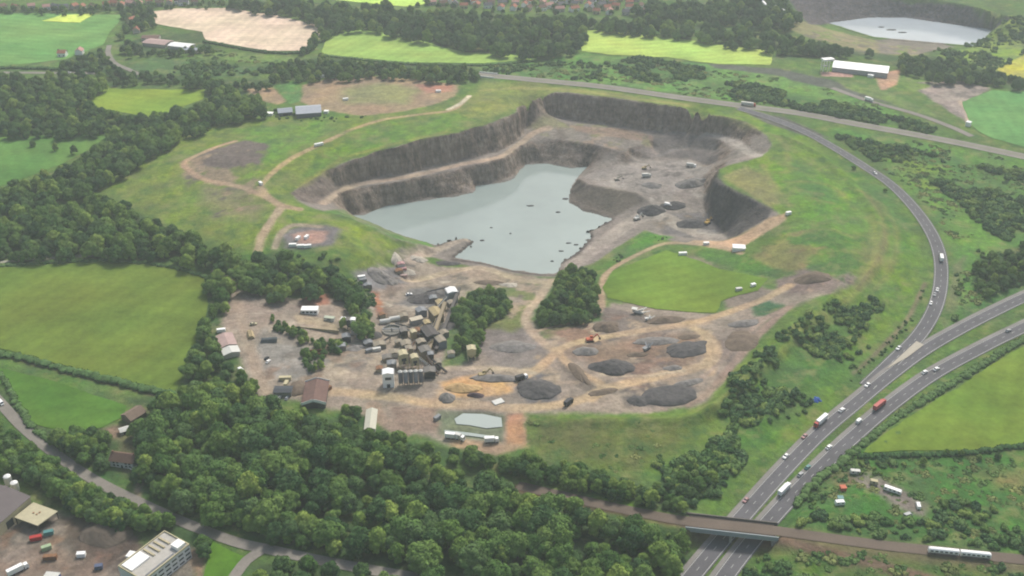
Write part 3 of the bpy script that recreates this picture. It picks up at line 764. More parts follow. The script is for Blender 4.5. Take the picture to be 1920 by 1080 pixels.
trace([(488,350),(510,325),(545,298),(600,270),(660,243),(720,224),(800,213),(850,205),(880,180)], 3, (186,170,130))
trace([(488,350),(500,368),(528,385),(560,392)], 4, (182,166,136))
trace([(526,390),(508,415),(490,445),(484,470)], 4, (182,168,140))
trace([(600,425),(550,422),(525,440),(515,465)], 3, (176,166,142))
trace([(425,508),(435,530),(455,600),(480,690),(500,735)], 4, (178,164,144))
trace([(760,525),(800,522),(870,505),(910,503),(960,520),(1020,530)], 4, (186,174,148))
trace([(770,490),(800,478),(850,456),(876,451)], 4, (176,164,148))
trace([(1035,525),(1010,560),(985,595),(1000,625),(1040,660)], 3.6, (186,172,148))
trace([(1128,575),(1128,540),(1140,510),(1190,480),(1250,456),(1330,460),(1390,475)], 2.8, (192,174,142))
trace([(1128,578),(1110,595),(1040,612),(1000,622)], 2.2, (182,166,140))
trace([(960,720),(1010,690),(1050,655),(1090,640),(1200,620),(1300,605),(1380,580),(1430,562),(1480,535)], 4, (196,176,144))
trace([(1040,655),(1075,690),(1130,725),(1110,750)], 3.2, (192,174,142))
trace([(1320,625),(1335,660),(1320,685),(1250,702),(1150,725),(1080,752),(990,765),(900,760),(800,755),(740,745),(640,735),(560,735)], 4.4, (196,178,146))
trace([(1430,600),(1480,575),(1440,610),(1390,665),(1340,725),(1290,760)], 3, (164,148,132))
trace([(1000,700),(920,690),(840,690)], 3, (184,172,150))
trace([(700,760),(720,790),(760,810)], 5, (168,150,132))
trace([(0,491),(90,484),(180,478),(240,478)], 2.2, (186,184,170))
trace([(400,508),(425,508)], 2, (170,160,140))
trace([(250,880),(258,905),(258,935)], 2.2, (150,140,120))
trace([(15,440),(60,400),(90,380)], 3, (150,142,128), amount=.8)
trace([(1800,190),(1815,215),(1815,235)], 2.5, (200,184,160))
trace([(1415,5),(1440,20),(1490,42)], 2.5, (222,214,204))
trace([(840,205),(862,195),(880,180)], 2.5, (226,218,190))

trace([(1425,1010),(1500,1022),(1600,1045),(1700,1072),(1760,1090)], 3, (134,116,98))
trace([(1300,992),(1500,1012),(1700,1036),(1930,1062)], 7, (128,112,94), soft=4, amount=.7)
trace([(1330,700),(1345,660),(1330,630),(1300,615)], 3.2, (196,178,146))
trace([(1130,700),(1200,706),(1280,695)], 1.6, (190,178,152))
trace([(1200,735),(1245,768)], 1.5, (176,164,146))
trace([(1180,600),(1240,615),(1330,605)], 2, (180,164,140), amount=.7)
trace([(1310,715),(1370,660),(1420,610),(1470,580)], 1.5, (170,156,140))
for ln, cc in (([(1330,775),(1420,700),(1520,612),(1600,552),(1640,480),(1640,420)], (150,160,92)), ([(1610,540),(1655,470),(1655,410),(1620,360)], (144,136,100)), ([(1630,560),(1675,490),(1680,430),(1650,380)], (138,144,92)),
               ([(1480,440),(1540,430),(1600,445)], (146,146,100)), ([(1470,340),(1560,350),(1600,390)], (140,150,92)), ([(1430,310),(1450,345),(1480,385)], (156,152,108)), ([(1300,212),(1420,240),(1470,270),(1480,320)], (148,156,96)),
               ([(900,170),(1000,166),(1200,186),(1290,198)], (160,158,108)), ([(360,262),(450,225),(520,212)], (104,140,76)), ([(640,250),(760,225),(880,212)], (96,138,74)), ([(560,350),(640,300),(720,275),(840,248)], (146,150,92))):
    trace(ln, 2.0, cc, soft=3, tg=None, amount=.8, wob=2)
trace([(1735,530),(1700,600),(1640,665),(1600,700)], 1.6, (142,128,108), tg=None, amount=.8)
# fields ------------------------------------------------------------
BR = 1.0
FIELDS = [  # far crops and soil get brighter colours in place of broken sunlight
 ([(-80,500),(0,497),(180,486),(300,494),(395,517),(388,590),(350,690),(328,736),(200,708),(0,655),(-80,635)], (112,134,72), 'meadow'),
 ([(-70,670),(0,690),(100,715),(240,762),(235,782),(190,802),(120,815),(60,790),(0,725),(-70,660)], (92,130,68), 'meadow'),
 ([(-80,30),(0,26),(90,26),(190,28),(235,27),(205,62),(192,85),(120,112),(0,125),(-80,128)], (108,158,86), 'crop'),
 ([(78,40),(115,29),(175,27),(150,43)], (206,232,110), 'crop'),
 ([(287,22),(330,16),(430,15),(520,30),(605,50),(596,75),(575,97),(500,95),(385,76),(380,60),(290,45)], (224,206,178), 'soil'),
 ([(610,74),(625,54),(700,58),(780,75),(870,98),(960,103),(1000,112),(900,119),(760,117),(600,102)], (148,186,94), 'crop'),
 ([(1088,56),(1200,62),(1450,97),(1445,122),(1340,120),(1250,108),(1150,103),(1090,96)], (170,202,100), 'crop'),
 ([(163,186),(200,166),(300,168),(386,168),(380,186),(290,221),(250,215),(190,205)], (140,168,86), 'meadow'),
 ([(-80,262),(0,258),(180,252),(210,262),(150,290),(110,310),(0,350),(-80,370)], (106,146,86), 'meadow'),
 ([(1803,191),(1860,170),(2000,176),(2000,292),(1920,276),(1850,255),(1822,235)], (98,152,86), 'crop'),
 ([(2000,600),(2000,825),(1920,831),(1800,846),(1620,852),(1650,817),(1720,772),(1820,712),(1920,648)], (118,146,76), 'meadow'),
 ([(1130,540),(1150,508),(1250,470),(1350,505),(1442,522),(1420,545),(1352,566),(1340,588),(1230,580),(1140,560)], (116,146,76), 'meadow'),
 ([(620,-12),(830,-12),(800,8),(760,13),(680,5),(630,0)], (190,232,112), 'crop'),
 ([(396,1016),(462,1044),(432,1095),(378,1095),(392,1040)], (92,136,66), 'meadow'),
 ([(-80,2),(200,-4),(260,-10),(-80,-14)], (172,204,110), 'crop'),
]
def field_material(i, col, kind):
    m, nt, b = nmat('field_%s_%d' % (kind, i))
    g = nt.nodes.new('ShaderNodeNewGeometry')
    rgb = nt.nodes.new('ShaderNodeRGB'); rgb.outputs[0].default_value = (*C(*col, k=.72 if kind == 'meadow' else .85), 1)  # crop and soil albedo lifted to carry the far sunlight
    n1 = noise_node(nt, 0.02, 5, 0.6); n2 = noise_node(nt, 0.25, 5, 0.7)
    c = mul(nt, rgb.outputs[0], ramp(nt, n1.outputs[0], 0.3, 0.7, 0.76, 1.22))
    c = mul(nt, c, ramp(nt, n2.outputs[0], 0.3, 0.7, 0.82, 1.18))
    mp = nt.nodes.new('ShaderNodeMapping')
    mp.inputs['Rotation'].default_value = (0, 0, 0.35 + 0.3 * (i % 4))
    mp.inputs['Scale'].default_value = (0.012, 0.14 if kind != 'meadow' else 0.07, 0.05)
    nt.links.new(g.outputs['Position'], mp.inputs['Vector'])
    n3 = noise_node(nt, 1.0, 3, 0.6, mp.outputs[0])
    amp = {'meadow': 0.10, 'crop': 0.12, 'soil': 0.10}[kind]
    c = mul(nt, c, ramp(nt, n3.outputs[0], 0.3, 0.7, 1 - amp, 1 + amp))
    # tramlines / mowing passes
    wv = nt.nodes.new('ShaderNodeTexWave'); wv.inputs['Scale'].default_value = 0.022; wv.inputs['Distortion'].default_value = 1.5; wv.inputs['Detail'].default_value = 2; wv.inputs['Detail Scale'].default_value = 0.6
    mw = nt.nodes.new('ShaderNodeMapping'); mw.inputs['Rotation'].default_value = (0, 0, 0.5 + 0.7 * (i % 5))
    nt.links.new(g.outputs['Position'], mw.inputs['Vector']); nt.links.new(mw.outputs[0], wv.inputs['Vector'])
    c = mul(nt, c, ramp(nt, wv.outputs['Fac'], 0, 1, 1.05, 0.95))
    hs = nt.nodes.new('ShaderNodeHueSaturation')
    n4 = noise_node(nt, 0.011, 4, 0.6)
    nt.links.new(ramp(nt, n4.outputs[0], 0.3, 0.7, 0.470, 0.505), hs.inputs['Hue'])
    hs.inputs['Saturation'].default_value = 1.15 if kind == 'meadow' else 1.0
    nt.links.new(c, hs.inputs['Color'])
    nt.links.new(hs.outputs[0], b.inputs['Base Color'])
    b.inputs['Roughness'].default_value = 0.95; b.inputs['Specular IOR Level'].default_value = 0.05
    return m

def mesh_obj(name, verts, faces, mat, parent=None, smooth=False):
    me = bpy.data.meshes.new(name)
    me.from_pydata([tuple(v) for v in verts], [], faces)
    if mat is not None: me.materials.append(mat)
    if smooth: me.shade_smooth()
    o = bpy.data.objects.new(name, me)
    COL.objects.link(o)
    if parent is not None: o.parent = parent
    return o

def wob_poly(P, amp, step=7.0):
    out = []
    for i in range(len(P)):
        p, q = P[i], P[(i + 1) % len(P)]
        n = max(1, int(math.dist(p, q) / step))
        for k in range(n):
            t = k / n
            out.append((p[0] + (q[0] - p[0]) * t, p[1] + (q[1] - p[1]) * t))
    a = np.array(out)
    a[:, 0] += amp * fbm(a[:, 0], a[:, 1], 22, 90, 3); a[:, 1] += amp * fbm(a[:, 0], a[:, 1], 22, 94, 3)
    return [tuple(v) for v in a]

def sheet(name, P, zf, mat, spacing=12.0):
    """a ground sheet over polygon P: constrained triangulation that follows zf"""
    n = len(P)
    xs = [p[0] for p in P]; ys = [p[1] for p in P]
    gx, gy = np.meshgrid(np.arange(min(xs), max(xs), spacing), np.arange(min(ys), max(ys), spacing))
    gx, gy = gx.ravel(), gy.ravel()
    ins = sdf(gx, gy, P) < -spacing * 0.4
    pts = [Vector(p) for p in P] + [Vector((a, b)) for a, b in zip(gx[ins], gy[ins])]
    vo, _, fo, _, _, _ = delaunay_2d_cdt(pts, [(i, (i + 1) % n) for i in range(n)], [list(range(n))], 1, 1e-4)
    return mesh_obj(name, [(v.x, v.y, float(zf(v.x, v.y))) for v in vo], fo, mat, smooth=True)

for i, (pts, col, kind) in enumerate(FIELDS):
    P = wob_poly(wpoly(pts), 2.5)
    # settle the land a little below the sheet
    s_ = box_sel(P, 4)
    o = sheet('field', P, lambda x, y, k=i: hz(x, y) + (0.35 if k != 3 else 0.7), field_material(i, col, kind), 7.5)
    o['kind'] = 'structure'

# water --------------------------------------------------------------
def water_material(name, col, rough):
    m, nt, b = nmat(name)
    rgb = nt.nodes.new('ShaderNodeRGB'); rgb.outputs[0].default_value = (*col, 1)
    n = noise_node(nt, 0.012, 4, 0.6)
    nt.links.new(mul(nt, rgb.outputs[0], ramp(nt, n.outputs[0], 0.3, 0.7, 0.88, 1.1)), b.inputs['Base Color'])
    b.inputs['Roughness'].default_value = rough
    b.inputs['IOR'].default_value = 1.42; b.inputs['Specular IOR Level'].default_value = 0.5
    n2 = noise_node(nt, 0.5, 4, 0.6)
    bp = nt.nodes.new('ShaderNodeBump'); bp.inputs['Strength'].default_value = 0.12; bp.inputs['Distance'].default_value = 0.3
    nt.links.new(n2.outputs[0], bp.inputs['Height']); nt.links.new(bp.outputs[0], b.inputs['Normal'])
    return m
WMAT = water_material('lake_water', C(168,182,178), 0.07)
# sink the lake bed inside the shores
for pts, z in ((SHORE, WATER), ([(1553,43),(1630,33),(1697,33),(1780,45),(1863,56),(1827,87),(1747,80),(1640,70)], -20.0)):
    P = [plane(a, b, z) for a, b in pts]
    s_ = box_sel(P, 10)
    d = sdf(MX[s_], MY[s_], P) + 1.5 * fbm(MX[s_], MY[s_], 10, 98, 3)
    Hs = H[s_]
    H[s_] = np.where(d < -2, np.minimum(Hs, z - 1.0 - np.clip(-d * 0.3, 0, 6)), np.where(d < 0, np.minimum(Hs, z - 0.3), np.where(d < 9, np.maximum(Hs, z + 0.3 + np.clip(d * .4, 0, 1.6)), Hs)))
# each lake sheet runs a little into its banks
def grown(pts, z, g):
    P = [plane(a, b, z) for a, b in pts]
    area = sum(P[i][0] * P[(i + 1) % len(P)][1] - P[(i + 1) % len(P)][0] * P[i][1] for i in range(len(P)))
    sgn = 1 if area > 0 else -1
    out = []
    for i in range(len(P)):
        a, b, c = P[i - 1], P[i], P[(i + 1) % len(P)]
        n1 = Vector((b[1] - a[1], a[0] - b[0])).normalized(); n2 = Vector((c[1] - b[1], b[0] - c[0])).normalized()
        n = (n1 + n2)
        n = n.normalized() if n.length > 0.3 else n1
        out.append((b[0] + n.x * g * sgn, b[1] + n.y * g * sgn))
    return out
def lake(name, P, z, mat):
    bm = bmesh.new()
    bm.faces.new([bm.verts.new((p[0], p[1], z)) for p in P])
    bmesh.ops.triangulate(bm, faces=bm.faces[:])
    me = bpy.data.meshes.new(name); bm.to_mesh(me); bm.free(); me.materials.append(mat)
    for p in me.polygons:
        if p.normal.z < 0: p.flip()
    o = bpy.data.objects.new(name, me); COL.objects.link(o); o['kind'] = 'structure'
    return o
lake('lake', grown(SHORE, WATER, 4.0), WATER, WMAT)
lake('lake', grown([(1553,43),(1630,33),(1697,33),(1780,45),(1863,56),(1827,87),(1747,80),(1640,70)], -20.0, 4.0), -20.0, water_material('far_lake_water', C(196,206,214), 0.12))

# terrain meshes ------------------------------------------------------
POND = [plane(a, b, -0.8) for a, b in [(852,785),(868,775),(905,776),(940,783),(942,800),(912,803),(880,797),(856,795)]]
LAGOON = [plane(a, b, -0.6) for a, b in [(833,806),(880,811),(935,819),(936,824),(880,817),(834,812)]]
for P, dep in ((POND, 2.2), (LAGOON, 1.6)):
    s_ = box_sel(P, 8)
    d = sdf(MX[s_], MY[s_], P)
    w = np.clip(0.5 - d / 4.0, 0, 1)
    H[s_] = H[s_] * (1 - w) + (-dep) * w
lake('pond', POND, -0.8, water_material('pond_water', C(178,190,186), 0.15))
lake('pond', LAGOON, -0.6, MATS['pond_water'])

xs = np.concatenate([[-7000, -4500, -2800, -1800, -1200, -960], GX, [960, 1200, 1800, 2800, 4500, 7000]])
ys = np.concatenate([[-3000, -1500, -600, -100, 150, 270], GY, [1840, 2100, 2600, 3600, 5500, 8500]])
PADN = 6
NXX, NYY = len(xs), len(ys)
HH = np.pad(H, PADN, mode='edge')
CC = np.pad(cov, ((PADN, PADN), (PADN, PADN), (0, 0)), mode='edge')
RR = np.pad(rock, PADN); TT = np.pad(tag, PADN)
XX, YY = np.meshgrid(xs, ys, indexing='ij')
hx, hy = np.gradient(HH); dxs = np.gradient(xs)[:, None]; dys = np.gradient(ys)[None, :]
NN = np.stack([-hx / dxs, -hy / dys, np.ones_like(hx)], -1)
NN /= np.linalg.norm(NN, axis=-1, keepdims=True)
V = np.stack([XX, YY, HH], -1).reshape(-1, 3)
VC = np.concatenate([CC, np.ones((NXX, NYY, 1))], -1).reshape(-1, 4)
VR = RR.reshape(-1); VN = NN.reshape(-1, 3)
ii, jj = np.meshgrid(np.arange(NXX - 1), np.arange(NYY - 1), indexing='ij')
F = np.stack([ii * NYY + jj, (ii + 1) * NYY + jj, (ii + 1) * NYY + jj + 1, ii * NYY + jj + 1], -1).reshape(-1, 4)
FT = TT[:-1, :-1].reshape(-1)
def grid_mesh(name, F):
    used, inv = np.unique(F, return_inverse=True)
    Fi = inv.reshape(-1, 4)
    me = bpy.data.meshes.new(name)
    me.vertices.add(len(used)); me.vertices.foreach_set('co', V[used].astype(np.float32).ravel())
    me.loops.add(Fi.size); me.loops.foreach_set('vertex_index', Fi.astype(np.int32).ravel())
    me.polygons.add(len(Fi))
    me.polygons.foreach_set('loop_start', np.arange(0, Fi.size, 4, dtype=np.int32))
    me.update(calc_edges=True)
    a = me.attributes.new('cover', 'FLOAT_COLOR', 'POINT'); a.data.foreach_set('color', VC[used].astype(np.float32).ravel())
    a = me.attributes.new('rock', 'FLOAT', 'POINT'); a.data.foreach_set('value', VR[used].astype(np.float32).ravel())
    cg = VC[used]; tv = np.clip((cg[:, 1] - cg[:, 0]) / np.maximum(cg[:, 1], 1e-4) * 5.0 - .3, 0, 1)
    a = me.attributes.new('turf', 'FLOAT', 'POINT'); a.data.foreach_set('value', tv.astype(np.float32))
    me.materials.append(LAND)
    me.shade_smooth()
    me.normals_split_custom_set_from_vertices(VN[used].tolist())
    o = bpy.data.objects.new(name, me); COL.objects.link(o)
    o['kind'] = 'structure'
    return o
for tg_, nm in ((0, 'ground'), (1, 'quarry_rock_face'), (2, 'quarry_floor'), (3, 'track'), (4, 'works_yard')):
    if (FT == tg_).any(): grid_mesh(nm, F[FT == tg_])

# roads ----------------------------------------------------------------
def road_material(name, col):
    m, nt, b = nmat(name)
    rgb = nt.nodes.new('ShaderNodeRGB'); rgb.outputs[0].default_value = (*col, 1)
    n1 = noise_node(nt, 0.06, 4, 0.6); n2 = noise_node(nt, 0.9, 4, 0.7)
    c = mul(nt, mul(nt, rgb.outputs[0], ramp(nt, n1.outputs[0], 0.3, 0.7, 0.85, 1.15)), ramp(nt, n2.outputs[0], 0.3, 0.7, 0.88, 1.12))
    nt.links.new(c, b.inputs['Base Color']); b.inputs['Roughness'].default_value = 0.9
    return m
ASPH = road_material('asphalt', C(110,109,113)); OLDASPH = road_material('worn_asphalt', C(148,142,134)); HARD = road_material('hard_shoulder', C(150,146,142))
PAINT = plain('road_paint', C(205,205,200), 0.7, 0.15, 1.5)
BALLAST = road_material('ballast', C(124,110,98)); STEEL = plain('rail_steel', C(120,108,100), 0.5)

def ribbon(name, P, off, hw, dz, mat, parent=None, dash=None):
    """a strip along P, `off` metres to the left of it"""
    vs, fs, n = [], [], len(P)
    run = 0.0
    prev = None
    for i in range(n):
        a, b = P[max(i - 1, 0)], P[min(i + 1, n - 1)]
        t = Vector((b[0] - a[0], b[1] - a[1])).normalized(); nn = Vector((-t.y, t.x))
        for s_ in (1, -1):
            q = Vector((P[i][0], P[i][1])) + nn * (off + s_ * hw)
            vs.append((q.x, q.y, P[i][2] + dz))
        if i:
            run += math.dist(P[i][:2], P[i - 1][:2])
            if dash is None or (run % (dash * 3)) < dash:
                k = 2 * i
                fs.append((k - 2, k - 1, k + 1, k))
    return mesh_obj(name, vs, fs, mat, parent)
RD = {}
for k, (hw, pts) in ROADS.items():
    main = k in ('main', 'slip', 'west', 'east')
    P = ROADLINE[k]
    fine = smooth_line([tuple(p) for p in P[::3]] + [tuple(P[-1])], 3.0) if main else P
    r = ribbon('road', P, 0, hw, 0.35, ASPH if k in ('slip', 'west', 'east') else OLDASPH)
    r['kind'] = 'structure'
    RD[k] = r
    if main:
        ribbon('edge_line', P, hw - 0.9, 0.16, 0.36, PAINT, r)
        ribbon('edge_line', P, -hw + (2.9 if k in ('west', 'east') else 0.9), 0.16, 0.36, PAINT, r)
        if k in ('west', 'east'):
            ribbon('hard_shoulder', P, -hw + 1.2, 1.2, 0.355, HARD, r)
            ribbon('lane_marking', fine, 0.9, 0.13, 0.36, PAINT, r, dash=3.2)
        elif k == 'main':
            ribbon('lane_marking', fine, 0, 0.5, 0.36, plain('median', C(128,140,100), 0.9), r)
        else:
            ribbon('lane_marking', fine, 0, 0.13, 0.36, PAINT, r, dash=3.2)
# painted gore where the slip road joins
gore = sheet('road_marking', [tuple(at(a, b)[:2]) for a, b in [(1718,641),(1732,648),(1700,672),(1662,693),(1680,676)]], lambda x, y: hz(x, y) + 0.75, plain('gore', C(196,188,172), 0.8, 0.1), 4)
gore['kind'] = 'structure'
rl = ribbon('railway', RAILLINE[6:], 0, 3.7, 0.3, BALLAST); rl['kind'] = 'structure'
for off in (-2.6, -1.15, 1.15, 2.6):
    ribbon('rail', RAILLINE[6:], off, 0.09, 0.48, STEEL, rl)
# ------------------------------------------------------------------ foliage
def leaf_material(name, col, spread=0.3):
    m, nt, b = nmat(name)
    oi = nt.nodes.new('ShaderNodeObjectInfo')
    rgb = nt.nodes.new('ShaderNodeRGB'); rgb.outputs[0].default_value = (*C(*col), 1)
    n = noise_node(nt, 0.22, 4, 0.65)
    c = mul(nt, rgb.outputs[0], ramp(nt, n.outputs[0], 0.3, 0.7, 0.66, 1.34))
    c = mul(nt, c, ramp(nt, oi.outputs['Random'], 0, 1, 1 - spread, 1 + spread))
    hs = nt.nodes.new('ShaderNodeHueSaturation')
    nt.links.new(ramp(nt, oi.outputs['Random'], 0, 1, 0.506, 0.464), hs.inputs['Hue'])
    nt.links.new(c, hs.inputs['Color'])
    nt.links.new(hs.outputs[0], b.inputs['Base Color'])
    b.inputs['Roughness'].default_value = 0.85; b.inputs['Specular IOR Level'].default_value = 0.1
    return m
LEAF = [leaf_material('leaf_deep_green', (82,120,70)), leaf_material('leaf_mid_green', (100,140,72)), leaf_material('leaf_pale_green', (128,164,80))]
BARK = plain('bark', C(96,84,70), 0.95, 0.25, 1.2)

def lump_mesh(name, lobes, nleaf, leaf, seed, mat, core=0.86):
    """foliage: a solid core of lobes (z, r) and leaf sprays standing off their surface"""
    r = np.random.default_rng(seed)
    vs, fs = [], []
    ico = bmesh.new(); bmesh.ops.create_icosphere(ico, subdivisions=2, radius=1.0)
    iv = np.array([v.co[:] for v in ico.verts]); ifc = [[v.index for v in f.verts] for f in ico.faces]; ico.free()
    for (x, y, z, rx, rz) in lobes:
        k = len(vs)
        j = 1 + r.uniform(-0.10, 0.10, len(iv))
        for p, q in zip(iv, j):
            vs.append((x + p[0] * rx * core * q, y + p[1] * rx * core * q, z + p[2] * rz * core * q))
        fs += [[a + k for a in f] for f in ifc]
    L = np.array(lobes)
    area = L[:, 3] * (L[:, 3] + L[:, 4])
    pick = r.choice(len(L), nleaf, p=area / area.sum())
    for i in pick:
        x, y, z, rx, rz = L[i]
        d = r.normal(size=3); d /= np.linalg.norm(d)
        if d[2] < -0.45: d[2] *= -1
        o = np.array((x, y, z)) + d * np.array((rx, rx, rz)) * r.uniform(0.84, 1.08)
        # skip leaves buried in another lobe
        q = (((o[0] - L[:, 0]) ** 2 + (o[1] - L[:, 1]) ** 2) / (L[:, 3] * .8) ** 2 + ((o[2] - L[:, 2]) / (L[:, 4] * .8)) ** 2) < 1
        if q.any() and r.random() < 0.85: continue
        nrm = d + r.normal(size=3) * 0.45; nrm /= np.linalg.norm(nrm)
        t = np.cross(nrm, r.normal(size=3)); t /= np.linalg.norm(t)
        b = np.cross(nrm, t)
        s1, s2 = leaf * r.uniform(0.6, 1.3), leaf * r.uniform(0.5, 1.0)
        k = len(vs)
        vs += [tuple(o + t * s1), tuple(o + b * s2 + nrm * 0.15 * s1), tuple(o - t * s1), tuple(o - b * s2 - nrm * 0.1 * s1)]
        fs.append([k, k + 1, k + 2, k + 3])
    me = bpy.data.meshes.new(name)
    me.from_pydata(vs, [], fs); me.materials.append(mat)
    return me

def tree_lobes(seed, h, w, n):
    r = random.Random(seed)
    out = [(0, 0, h * 0.55, w * 0.34, h * 0.36)]
    for i in range(n):
        a = i * 2.399 + r.uniform(-.4, .4)
        rad = w * 0.5 * math.sqrt((i + 0.6) / n) * r.uniform(0.6, 0.86)
        zz = h * (r.uniform(0.72, 0.86) - 0.42 * (rad / (w * 0.36)) ** 2 * r.uniform(0.45, 1.1))
        s = w * r.uniform(0.09, 0.20)
        out.append((math.cos(a) * rad, math.sin(a) * rad, zz, s, s * r.uniform(0.8, 1.05)))
    for i in range(5):
        a = r.uniform(0, 6.28)
        out.append((math.cos(a) * w * 0.33, math.sin(a) * w * 0.33, h * r.uniform(0.26, 0.4), w * 0.16, h * 0.15))
    return out

def trunk_mesh(seed, h, w):
    r = random.Random(seed)
    vs, fs = [], []
    def limb(p, q, r0, r1, n=7):
        p, q = Vector(p), Vector(q)
        ax = (q - p).normalized(); u = ax.orthogonal().normalized(); v = ax.cross(u)
        k = len(vs)
        for c, rad in ((p, r0), ((p + q) / 2 + u * 0.1, (r0 + r1) / 2), (q, r1)):
            for i in range(n):
                t = 6.2832 * i / n
                vs.append(tuple(c + (u * math.cos(t) + v * math.sin(t)) * rad))
        for j in range(2):
            for i in range(n):
                fs.append((k + j * n + i, k + j * n + (i + 1) % n, k + (j + 1) * n + (i + 1) % n, k + (j + 1) * n + i))
    limb((0, 0, -0.6), (0.1, 0, h * 0.34), 0.42, 0.3)
    limb((0.1, 0, h * 0.32), (0.2, 0.1, h * 0.7), 0.28, 0.1)
    for i in range(4):
        a = i * 1.57 + r.uniform(-.3, .3)
        limb((0.1, 0, h * r.uniform(.26, .34)), (math.cos(a) * w * .3, math.sin(a) * w * .3, h * r.uniform(.5, .62)), 0.2, 0.07)
    me = bpy.data.meshes.new('trunk')
    me.from_pydata(vs, [], fs); me.materials.append(BARK)
    return me

TH = 14.0
CROWNS, TRUNKS = [], []
for i, (h, w, n) in enumerate([(14, 13.5, 13), (13, 14.5, 15), (15, 12, 12), (12.5, 13, 14), (14, 14, 16), (16, 11.5, 12)]):
    CROWNS.append(lump_mesh('crown', tree_lobes(i * 7 + 1, h, w, n + 5), 2600, 0.5, i + 5, LEAF[i % 3]))
    TRUNKS.append(trunk_mesh(i, h, w))
BLEAF = [leaf_material('bush_deep_green', (82,122,78)), leaf_material('bush_mid_green', (96,138,78)), leaf_material('bush_mid_green_b', (104,142,84)), leaf_material('bush_pale_green', (124,158,84))]
BUSHES = []
for i in range(4):
    r = random.Random(i + 40)
    lob = [(r.uniform(-1.6, 1.6), r.uniform(-1.6, 1.6), r.uniform(0.7, 1.7), r.uniform(0.9, 1.7), r.uniform(0.8, 1.4)) for _ in range(7)]
    BUSHES.append(lump_mesh('bush', lob, 420, 0.42, i + 60, BLEAF[i], 0.88))

roads_all = [(ROADLINE[k], ROADS[k][0] + 3.0) for k in ROADS] + [(RAILLINE, 7.0)]
def clear_of_roads(x, y, extra=0.0):
    ok = np.ones(x.shape, bool)
    for P, w in roads_all:
        d, _ = seg_dist(x, y, P)
        ok &= d > w + extra
    return ok
KEEP_CLEAR = []          # world polygons where no tree stands (yards, buildings)
def scatter(pts, sp, lift, seed, extra=0.0):
    P = wpoly(pts, lift)
    r = np.random.default_rng(seed)
    xs = [p[0] for p in P]; ys = [p[1] for p in P]
    a, b = np.meshgrid(np.arange(min(xs), max(xs), sp), np.arange(min(ys), max(ys), sp * 0.88), indexing='ij')
    a = a + (np.arange(b.shape[1]) % 2)[None, :] * sp * 0.5
    a = (a + r.uniform(-.42, .42, a.shape) * sp).ravel(); b = (b + r.uniform(-.42, .42, b.shape) * sp).ravel()
    ok = (sdf(a, b, P) < 0)
    a, b = a[ok], b[ok]
    ok = clear_of_roads(a, b, extra)
    for Q in KEEP_CLEAR: ok &= sdf(a, b, Q) > 2.5
    return a[ok], b[ok]
for Q in ([(205,838),(262,838),(268,880),(215,875)], [(180,805),(235,765),(275,765),(268,800),(240,818),(190,822)], [(560,710),(618,710),(625,770),(562,772)],
          [(680,768),(712,768),(712,815),(682,815)], [(505,700),(560,700),(560,760),(505,755)], [(408,610),(450,610),(450,672),(412,672)], [(545,568),(655,575),(655,612),(545,612)],
          [(225,1000),(365,1000),(372,1090),(215,1090)], [(-60,880),(115,940),(115,1000),(-60,1090)], [(265,72),(380,68),(385,92),(265,98)], [(1538,112),(1680,112),(1680,150),(1538,150)]):
    KEEP_CLEAR.append(wpoly(Q))

def thing(name, label, cat, loc=(0, 0, 0), rz=0.0, group=None):
    o = bpy.data.objects.new(name, None); COL.objects.link(o)
    o.location = loc; o.rotation_euler = (0, 0, rz)
    o['label'] = label; o['category'] = cat
    if group: o['group'] = group
    return o
def tagit(o, label, cat, group=None):
    o['label'] = label; o['category'] = cat
    if group: o['group'] = group
    return o

cand = []
for wi, (pts, sp, s0, s1, where, grp) in enumerate(WOODS):
    x, y = scatter(pts, sp, 5.5 * s1, wi + 200, -1.2)
    r = np.random.default_rng(wi + 300)
    big = vnoise(x, y, 45, 33)
    for a, b, g in zip(x, y, big):
        k = int(r.integers(0, 6))
        if grp == 'far' and r.random() < .45: k = (2, 5)[k % 2]  # far woods lean to the pale crowns so they look sunlit
        sc = s0 + (s1 - s0) * min(1, max(0, 0.5 + 0.35 * g + r.uniform(-.45, .45)))
        cand.append((a, b, sc, k, float(r.uniform(0, 6.28)), where, grp, wi))
    # shaded, bare earth under the canopy
    P = wpoly(pts, 3.0)
TREE_ONE = [(1870,860,.35),(1730,870,.4),(1800,855,.35),(105,283,.6),(140,290,.7),(62,275,.5),(1775,852,.3),(1835,862,.3),(510,570,.5),(600,655,.5),(575,665,.45),(1660,360,.3),(1600,318,.35)]
for px, py, sc in TREE_ONE:
    p = at(px, py); cand.append((p.x, p.y, sc, random.randrange(6), random.uniform(0, 6.28), None, 'single', 0))
cand.sort(key=lambda c: -(c[2] / math.hypot(c[0], c[1], CAMZ)))
near = [c for c in cand if c[6] not in ('far',)][:300]
ids = set(id(c) for c in near)
rest = [c for c in cand if id(c) not in ids]
TONE = ['deep green', 'mid green', 'pale green']
SHAPE = ['rounded', 'broad', 'tall', 'low', 'spreading', 'upright']
LAND_MARKS = [(at(u, v), nm) for u, v, nm in ((240,862,'the white house'), (330,960,'the bend of the lane'), (480,1025,'the lane fork'), (590,750,'the rusty roofed shed'), (690,800,'the narrow pale shed'), (900,850,'the settling pond'),
              (960,910,'the cutting end'), (1130,950,'the railway cutting'), (1300,1010,'the railway bridge'), (700,1060,'the lower lane'), (950,1070,'the lower middle edge'), (1150,1065,'the lower right edge'),
              (450,850,'the left front wood'), (600,900,'the middle front wood'), (750,950,'the right front wood'), (480,740,'the yard entrance'), (400,600,'the yard road'), (330,735,'the field corner'), (540,960,'the deep front wood'))]
seen_labels = {}
SIZE = ['small', 'medium', 'large']
